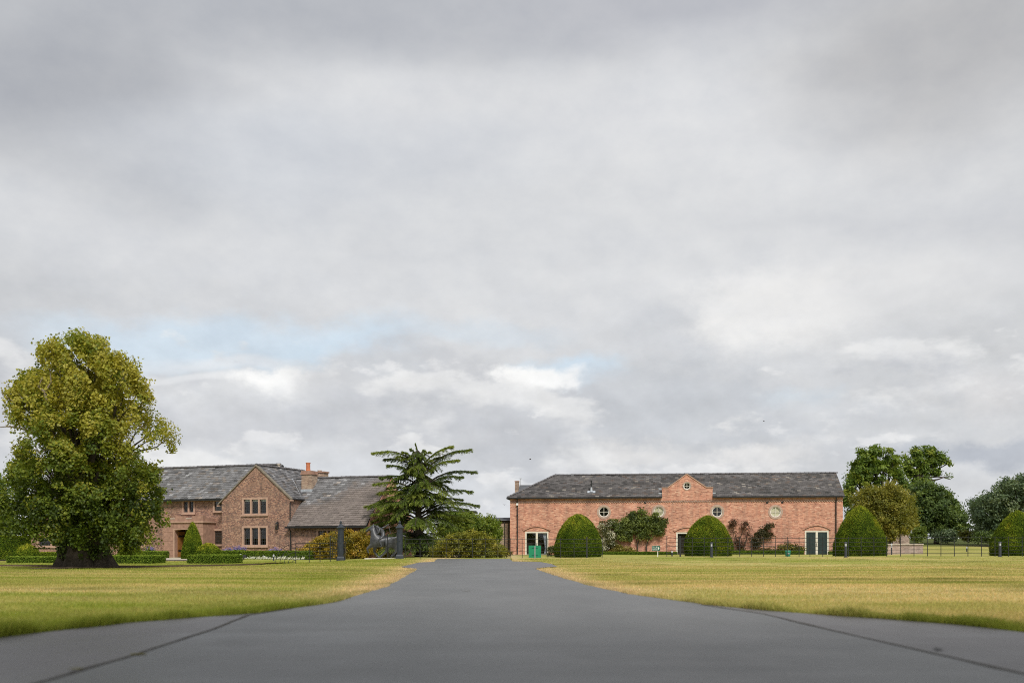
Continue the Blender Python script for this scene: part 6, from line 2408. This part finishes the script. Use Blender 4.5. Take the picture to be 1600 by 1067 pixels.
def statue():
    D = 68.3
    bx = XP(596, D)
    g = zt1(bx, D)
    r = empty('horse_statue', (bx, D, g))
    tag(r, 'bronze galloping horse with a crouching rider between the gate pillars', 'statue')
    k = D / F

    def P(px, py, dy, rad, rad2=None):
        return ((px - 596) * k, dy, ZP(py, D) - g, rad * k, (rad2 or rad) * k)
    nd = [P(611.5, 845, 0, 10.6, 9.0), P(602, 846.5, 0, 9.6, 9.0), P(594, 846, 0, 10.6, 9.4), P(587, 843.5, 0, 11.0, 8.8), P(584.3, 836.0, 0, 9.4, 6.2), P(583.6, 829.5, 0, 7.2, 4.6), P(582.8, 824, 0, 4.6, 3.4),
          P(577.8, 826, 0, 3.0, 2.4), P(573, 829.3, 0, 2.0, 1.7), P(571.5, 830.4, 0, 1.6, 1.4),
          P(581, 852, -0.18, 3.4), P(574.5, 856.5, -0.22, 2.1), P(575.5, 862, -0.22, 1.4), P(577.5, 863.5, -0.22, 1.5),
          P(586.5, 853.5, 0.18, 3.3), P(583.5, 861, 0.2, 2.0), P(589.5, 868.5, 0.2, 1.3), P(592.5, 870.8, 0.2, 1.6),
          P(606.5, 852.5, -0.18, 4.2), P(604.5, 860.5, -0.2, 2.3), P(597.5, 867.5, -0.2, 1.5), P(593, 870.5, -0.2, 1.7),
          P(615.5, 852.5, 0.16, 4.4), P(619.5, 860, 0.18, 2.3), P(613, 867, 0.18, 1.5), P(610, 870.5, 0.18, 1.7),
          P(618, 840.5, 0, 2.0), P(624, 837, 0, 1.6), P(630, 836.8, 0, 1.3), P(634.5, 837.5, 0, 0.7),
          P(583.2, 820.5, -0.10, 0.8), P(583.8, 818.2, -0.11, 0.4), P(583.2, 820.5, 0.10, 0.8), P(583.8, 818.2, 0.11, 0.4)]
    ed = [(0, 1), (1, 2), (2, 3), (3, 4), (4, 5), (5, 6), (6, 7), (7, 8), (8, 9), (3, 10), (10, 11), (11, 12), (12, 13), (3, 14), (14, 15), (15, 16), (16, 17),
          (0, 18), (18, 19), (19, 20), (20, 21), (0, 22), (22, 23), (23, 24), (24, 25), (0, 26), (26, 27), (27, 28), (28, 29), (6, 30), (30, 31), (6, 32), (32, 33)]
    skin_mesh('horse', nd, ed, M['bronze'], r)
    rn = [P(601, 836.5, 0, 4.4, 4.0), P(597.8, 831.5, 0, 4.2, 4.6), P(594, 827.0, 0, 4.0, 5.0), P(591, 824.5, 0, 1.8), P(589.2, 822.6, 0, 3.0), P(588.2, 821.6, 0, 2.6),
          P(594, 826, -0.20, 1.6), P(592.5, 832.5, -0.26, 1.7), P(588.0, 834.5, -0.22, 1.3), P(587.0, 835, -0.2, 1.2),
          P(595, 825, 0.18, 1.6), P(600.5, 823.2, 0.22, 1.3), P(605.2, 819.8, 0.2, 1.0), P(606.6, 818, 0.2, 0.9),
          P(597.5, 840, -0.32, 2.3), P(592.5, 843, -0.36, 1.9), P(596, 850, -0.36, 1.5), P(597.5, 853, -0.36, 1.2), P(594.5, 854.2, -0.37, 0.9),
          P(597.5, 840, 0.32, 2.3), P(592.5, 843, 0.36, 1.9), P(596, 850, 0.36, 1.5), P(597.5, 853, 0.36, 1.2)]
    re = [(0, 1), (1, 2), (2, 3), (3, 4), (4, 5), (2, 6), (6, 7), (7, 8), (8, 9), (2, 10), (10, 11), (11, 12), (12, 13), (0, 14), (14, 15), (15, 16), (16, 17), (17, 18),
          (0, 19), (19, 20), (20, 21), (21, 22)]
    skin_mesh('rider', rn, re, M['bronze'], r)
    wp = MB().tube([P(606.2, 818.5, 0.2, 0)[:3], P(607.5, 824, 0.25, 0)[:3], P(609.3, 833, 0.25, 0)[:3]], [0.022, 0.018, 0.03], 6).build('whip', M['bronze'], r)
    sd = MB().lathe([(0.02, 0.0), (0.22, 0.02), (0.24, 0.06), (0.1, 0.09)], 12, ((601 - 596) * k, 0, ZP(838.5, D) - g)).build('saddle', M['bronze'], r)
    # mane locks
    mn = MB()
    for i in range(8):
        t = i / 7
        a = Vector(P(584.8 + 3.2 * t, 821.5 + 11 * t, 0, 0)[:3])
        mn.tube([a, a + Vector((0.10, -0.05, 0.02)), a + Vector((0.22, -0.08, -0.05))], [0.05, 0.04, 0.012], 5)
    mn.build('mane', M['bronze'], r)
    MB().box((571.5 - 596) * k, (626 - 596) * k, -0.55, 0.55, -0.15, ZP(871.6, D) - g).build('plinth', M['white_stone'], r)


statue()


# ------------------------------------------------------------------ lamps, signs, bin
def bollard(px, D, label, h=0.98):
    X = XP(px, D)
    g = zt1(X, D)
    r = empty('bollard_light', (X, D, g))
    tag(r, label, 'bollard light', 'bollard lights along the lawn')
    MB().lathe([(0.13, -0.1), (0.13, 0.03), (0.085, 0.045), (0.085, h * 0.72)], 16).build('post', M['bollard'], r)
    MB().lathe([(0.076, h * 0.72 + 0.001), (0.076, h * 0.90)], 16).build('diffuser', M['lamp_white'], r)
    ri = MB()
    for k in range(4):
        a = PI / 2 * k + 0.6
        c, s = math.cos(a) * 0.086, math.sin(a) * 0.086
        ri.box(c - 0.008, c + 0.008, s - 0.008, s + 0.008, h * 0.721, h * 0.899)
    ri.build('guard', M['bollard'], r)
    MB().lathe([(0.10, h * 0.901), (0.105, h * 0.93), (0.09, h * 0.97), (0.03, h)], 16).build('cap', M['bollard'], r)


bollard(1111.8, 66.0, 'dark bollard light in front of the middle clipped dome')
bollard(1321.5, 66.0, 'dark bollard light before the pointed dome at the barn end', 1.02)
bollard(1562.5, 66.0, 'dark bollard light before the rightmost clipped dome', 1.0)


def small_light(px, D, h, label, white=True):
    X = XP(px, D)
    g = zt1(X, D)
    r = empty('garden_light', (X, D, g))
    tag(r, label, 'garden light')
    MB().lathe([(0.05, -0.1), (0.05, h * 0.62)], 10).build('post', M['bollard'], r)
    MB().lathe([(0.05, h * 0.621), (0.06, h * 0.66), (0.06, h * 0.9)], 12).build('diffuser', M['lamp_white'], r)
    MB().lathe([(0.07, h * 0.901), (0.045, h * 0.97), (0.02, h)], 12).build('cap', M['bollard'] if not white else M['lamp_white'], r)


small_light(1050, 70, 0.36, 'tiny white garden light beside the middle doorway step')
small_light(427.5, 68, 0.42, 'slim white-topped garden light on the lawn before the gable')
small_light(1510.5, 90, 0.42, 'little white lamp out on the far lawn behind the fence')
small_light(1393, 80, 0.9, 'small white-topped lamp by the low pale brick wall')
small_light(376, 71, 0.4, 'small white garden light among the white bedding flowers')


def spotlight():
    D = 71.5
    X = XP(381, D)
    r = empty('floodlight', (X, D, zt1(X, D)))
    tag(r, 'squat black floodlight among the white bedding flowers', 'floodlight')
    MB().box(-0.03, 0.03, -0.03, 0.03, -0.05, 0.12).build('stake', M['black_iron'], r)
    MB().box(-0.2, 0.2, -0.12, 0.1, 0.12, 0.34, 0.04).build('housing', M['black_iron'], r)
    MB().box(-0.15, 0.15, 0.09, 0.105, 0.15, 0.29).build('lens', M['glass'], r)


spotlight()


def board_sign():
    D = 64.0
    X = XP(835.8, D)
    g = zt1(X, D)
    r = empty('notice_board', (X, D, g), math.radians(4))
    tag(r, 'square green board seen from behind on a grey post by the drive', 'sign')
    w = 9.4 / F * D
    z0, z1 = ZP(871, D) - g, ZP(852.2, D) - g
    MB().box(-w, w, 0.05, 0.08, z0, z1).build('board', M['sign_green'], r)
    e = MB()
    e.box(-w - 0.012, -w - 0.001, 0.042, 0.085, z0, z1).box(w + 0.001, w + 0.012, 0.042, 0.085, z0, z1)
    e.box(-w - 0.012, w + 0.012, 0.042, 0.085, z1 + 0.001, z1 + 0.014)
    e.build('rim', M['sign_green'], r)
    MB().tube([(0, 0.0, -0.2), (0, 0.0, z1 - 0.02)], 0.035, 10).build('post', M['steel'], r)
    for z in (z0 + 0.2 * (z1 - z0), z0 + 0.80 * (z1 - z0)):
        MB().box(-w * 0.5, w * 0.5, 0.036, 0.049, z - 0.02, z + 0.02).build('bracket', M['sign_dark'], r)


board_sign()


def text_mesh(s, size, mat, parent, loc, name='lettering'):
    cu = bpy.data.curves.new(name, 'FONT')
    cu.body = s
    cu.size = size
    cu.align_x = 'CENTER'
    cu.align_y = 'CENTER'
    cu.extrude = 0.004
    o = bpy.data.objects.new(name, cu)
    COL.objects.link(o)
    dg = bpy.context.evaluated_depsgraph_get()
    dg.update()
    me = bpy.data.meshes.new_from_object(o.evaluated_get(dg))
    bpy.data.objects.remove(o)
    me.materials.clear()
    me.materials.append(mat)
    o = link(bpy.data.objects.new(name, me), parent)
    o.location = loc
    o.rotation_euler = (PI / 2, 0, 0)
    return o


def finger_sign():
    D = 67.0
    X = XP(1027.8, D)
    g = zt1(X, D)
    r = empty('direction_sign', (X, D, g))
    tag(r, 'small dark green direction sign with white lettering on a pale post', 'sign')
    k = D / F
    MB().box(-0.022, 0.022, 0.0, 0.044, -0.15, ZP(851.8, D) - g).build('post', M['white_paint'], r)
    x0, x1 = (1018.4 - 1027.8) * k, (1031.2 - 1027.8) * k
    z0, z1 = ZP(860.2, D) - g, ZP(852.4, D) - g
    pts = []
    rr = 0.05
    for cx, cz, a0 in ((x1 - rr, z1 - rr, 0), (x0 + rr, z1 - rr, PI / 2), (x0 + rr, z0 + rr, PI), (x1 - rr, z0 + rr, 1.5 * PI)):
        for j in range(5):
            a = a0 + PI / 2 * j / 4
            pts.append((cx + rr * math.cos(a), cz + rr * math.sin(a)))
    bd = MB().solid(pts, [], (0, -0.025, 0), (1, 0, 0), (0, 0, 1), (0, 0.024, 0)).build('board', M['sign_dark'], r)
    zc = (z0 + z1) / 2
    text_mesh('CLUB', 0.155, M['white_paint'], bd, (x0 + 0.19, -0.028, zc + 0.065))
    text_mesh('HOUSE', 0.125, M['white_paint'], bd, (x0 + 0.19, -0.028, zc - 0.085))
    ax = x1 - 0.095
    MB().solid([(ax - 0.022, zc - 0.1), (ax + 0.022, zc - 0.1), (ax + 0.022, zc + 0.0), (ax + 0.06, zc + 0.0), (ax, zc + 0.1), (ax - 0.06, zc + 0.0), (ax - 0.022, zc + 0.0)], [],
               (0, -0.032, 0), (1, 0, 0), (0, 0, 1), (0, 0.006, 0)).build('arrow', M['white_paint'], bd)


finger_sign()


def bin_():
    D = 69.5
    X = XP(1231, D)
    r = empty('waste_bin', (X, D, zt1(X, D)))
    tag(r, 'squat teal green bin in front of the low hedge', 'bin')
    MB().lathe([(0.16, -0.03), (0.165, 0.0), (0.19, 0.30), (0.19, 0.31)], 18).build('body', M['bin_green'], r)
    MB().lathe([(0.205, 0.312), (0.205, 0.34), (0.17, 0.40), (0.06, 0.43)], 18).build('lid', M['bin_green'], r)
    MB().box(-0.06, 0.06, -0.20, -0.185, 0.14, 0.22).build('plate', M['steel'], r)


bin_()


def wall_lantern():
    u, w = H.pix(432.5, 821, -0.2)
    x, y, _ = H.world(u, -0.2)
    r = empty('wall_lantern', (x, y, w), H.a)
    tag(r, 'dark iron lantern bracketed to the gable wall right of the windows', 'lantern')
    MB().box(-0.05, 0.05, 0.15, 0.198, -0.2, 0.30).tube([(0, 0.16, 0.22), (0, 0.05, 0.34), (0, 0, 0.30)], 0.016, 6).build('bracket', M['black_iron'], r)
    MB().lathe([(0.06, -0.34), (0.09, -0.30), (0.10, -0.26)], 6).lathe([(0.16, 0.12), (0.14, 0.17), (0.05, 0.27), (0.03, 0.31)], 6).build('cap', M['black_iron'], r)
    fr = MB()
    for k in range(6):
        a = 2 * PI * k / 6
        fr.tube([(0.10 * math.cos(a), 0.10 * math.sin(a), -0.26), (0.15 * math.cos(a), 0.15 * math.sin(a), 0.12)], 0.014, 5)
    fr.build('frame', M['black_iron'], r)
    MB().lathe([(0.085, -0.255), (0.13, 0.115)], 6).build('pane', M['glass'], r)


wall_lantern()


def bird(px, py, D, s, label):
    r = empty('bird', (XP(px, D), D, ZP(py, D)), random.uniform(0, 6))
    tag(r, label, 'bird', 'birds in flight')
    MB().tube([(-0.10 * s, 0, 0), (-0.05 * s, 0, 0.01), (0.03 * s, 0, 0), (0.12 * s, 0, 0)], [0.012 * s, 0.035 * s, 0.028 * s, 0.006 * s], 8).build('body', M['timber_dark'], r)
    for sg in (-1, 1):
        vs = [(-0.05 * s, sg * 0.02 * s, 0.01 * s), (0.04 * s, sg * 0.02 * s, 0.01 * s), (0.03 * s, sg * 0.13 * s, 0.07 * s), (-0.03 * s, sg * 0.13 * s, 0.075 * s), (0.05 * s, sg * 0.26 * s, 0.03 * s)]
        vs += [(a, b, c - 0.006 * s) for a, b, c in vs]
        MB().add(vs, [(0, 1, 2, 3), (3, 2, 4), (8, 7, 6, 5), (9, 7, 8), (0, 5, 6, 1), (1, 6, 7, 2), (2, 7, 9, 4), (4, 9, 8, 3), (3, 8, 5, 0)]).build('wing', M['timber_dark'], r)


bird(828.5, 717.5, 90, 0.9, 'small dark bird in the sky left of the coach house roof')
bird(1193.5, 658, 110, 0.9, 'small dark bird high above the right half of the roof')
bird(788, 788.5, 80, 0.7, 'small dark bird just left of the coach house eaves')


# ------------------------------------------------------------------ grass blades
def grass():
    rng = np.random.default_rng(77)
    n = 620000
    px = rng.uniform(-160, 1760, n)
    py = np.where(rng.random(n) < 0.55, rng.uniform(872, 915, n), rng.uniform(915, 1020, n))
    Y = CH * F / (py - HOR)
    X = (px - 800) / F * Y
    X = X + rng.normal(0, 0.01, n) * Y
    Y = Y * (1 + rng.normal(0, 0.01, n))
    keep = is_lawn(X, Y) & (Y < 66)
    dt = np.hypot(X - XP(131, 37), Y - 37)
    keep &= dt > 1.75 + 0.2 * rng.normal(size=n)
    X, Y = X[keep], Y[keep]
    # extra fringe along the tarmac edge
    for E, sgn in ((_el, -1), (_er, 1)):
        m = 26000
        yy = np.exp(rng.uniform(math.log(8.2), math.log(33.5), m))
        xe = np.interp(yy, E[:, 1], E[:, 0])
        slope = np.abs(np.gradient(np.interp(np.linspace(8, 48, 400), E[:, 1], E[:, 0]), np.linspace(8, 48, 400)))
        spread = np.interp(yy, np.linspace(8, 48, 400), slope)
        off = (np.abs(rng.normal(0, 0.10, m)) - 0.16 * np.clip(fbm(yy * 1.5 + xe * 1.2, xe * 1.5, 4, 3) - 0.35, 0, 1)) * np.sqrt(1 + spread ** 2)
        xx = xe + sgn * off
        ok = ~in_poly(xx, yy, PADL) & ~in_poly(xx, yy, PADR)
        X = np.concatenate([X, xx[ok]])
        Y = np.concatenate([Y, yy[ok]])
    n = len(X)
    d = np.where(X < 0, xl(Y) - X, X - xr(Y))
    near_edge = np.exp(-(np.maximum(d, 0) / 0.45) ** 2) * (1 - 0.55 * sstep(Y, 13, 20))
    clumpy = fbm(X * 2.3, Y * 2.3, 15, 3)
    h = (0.014 + 0.016 * rng.random(n)) * (0.6 + 0.8 * clumpy) + near_edge * (0.03 + 0.085 * rng.random(n)) * (0.1 + 2.4 * np.clip(fbm(X * 1.6, Y * 1.6, 19, 3) - 0.28, 0, 1))
    w = np.maximum(0.0035, 0.00042 * Y) * rng.uniform(0.7, 1.4, n)
    z = zt(X, Y) - 0.02
    ti = (Y > 43) & (X < -8)
    z = z + 0.0
    az = rng.uniform(0, 2 * PI, n)
    ca, sa = np.cos(az), np.sin(az)
    lean = rng.normal(0, 0.42, (n, 2)) * h[:, None]
    base = np.stack([X, Y, z], 1)
    side = np.stack([ca, sa * 0.5, np.zeros(n)], 1) * w[:, None]
    mid = base + np.stack([lean[:, 0] * 0.35, lean[:, 1] * 0.35, h * 0.62], 1)
    tip = base + np.stack([lean[:, 0], lean[:, 1], h + 0.012], 1)
    cols = lawn_col(X, Y)
    cols = cols * rng.uniform(0.72, 1.25, (n, 1)) * np.where(rng.random((n, 1)) < 0.10, np.array([[1.45, 1.2, 1.6]]), 1.0)
    # 5-vertex blades close by, plain triangles further off
    nr = Y < 15
    for nm, sel in (('near', nr), ('far', ~nr)):
        b, s, m, t, c = base[sel], side[sel], mid[sel], tip[sel], cols[sel]
        k = len(b)
        if nm == 'near':
            V = np.stack([b - s, b + s, m + s * 0.7, m - s * 0.7, t + s * 0.12, t - s * 0.12], 1).reshape(-1, 3)
            i = np.arange(k)[:, None] * 6
            Fc = np.concatenate([i + np.array([[0, 1, 2, 3]]), i + np.array([[3, 2, 4, 5]])])
            C = np.repeat(c, 6, 0)
        else:
            V = np.stack([b - s, b + s, t], 1).reshape(-1, 3)
            Fc = np.arange(k * 3).reshape(k, 3)
            C = np.repeat(c, 3, 0)
        o = np_mesh('grass', V, Fc, M['blade'], None, C)
        tag(o, kind='stuff')
    print('blades', n)


grass()
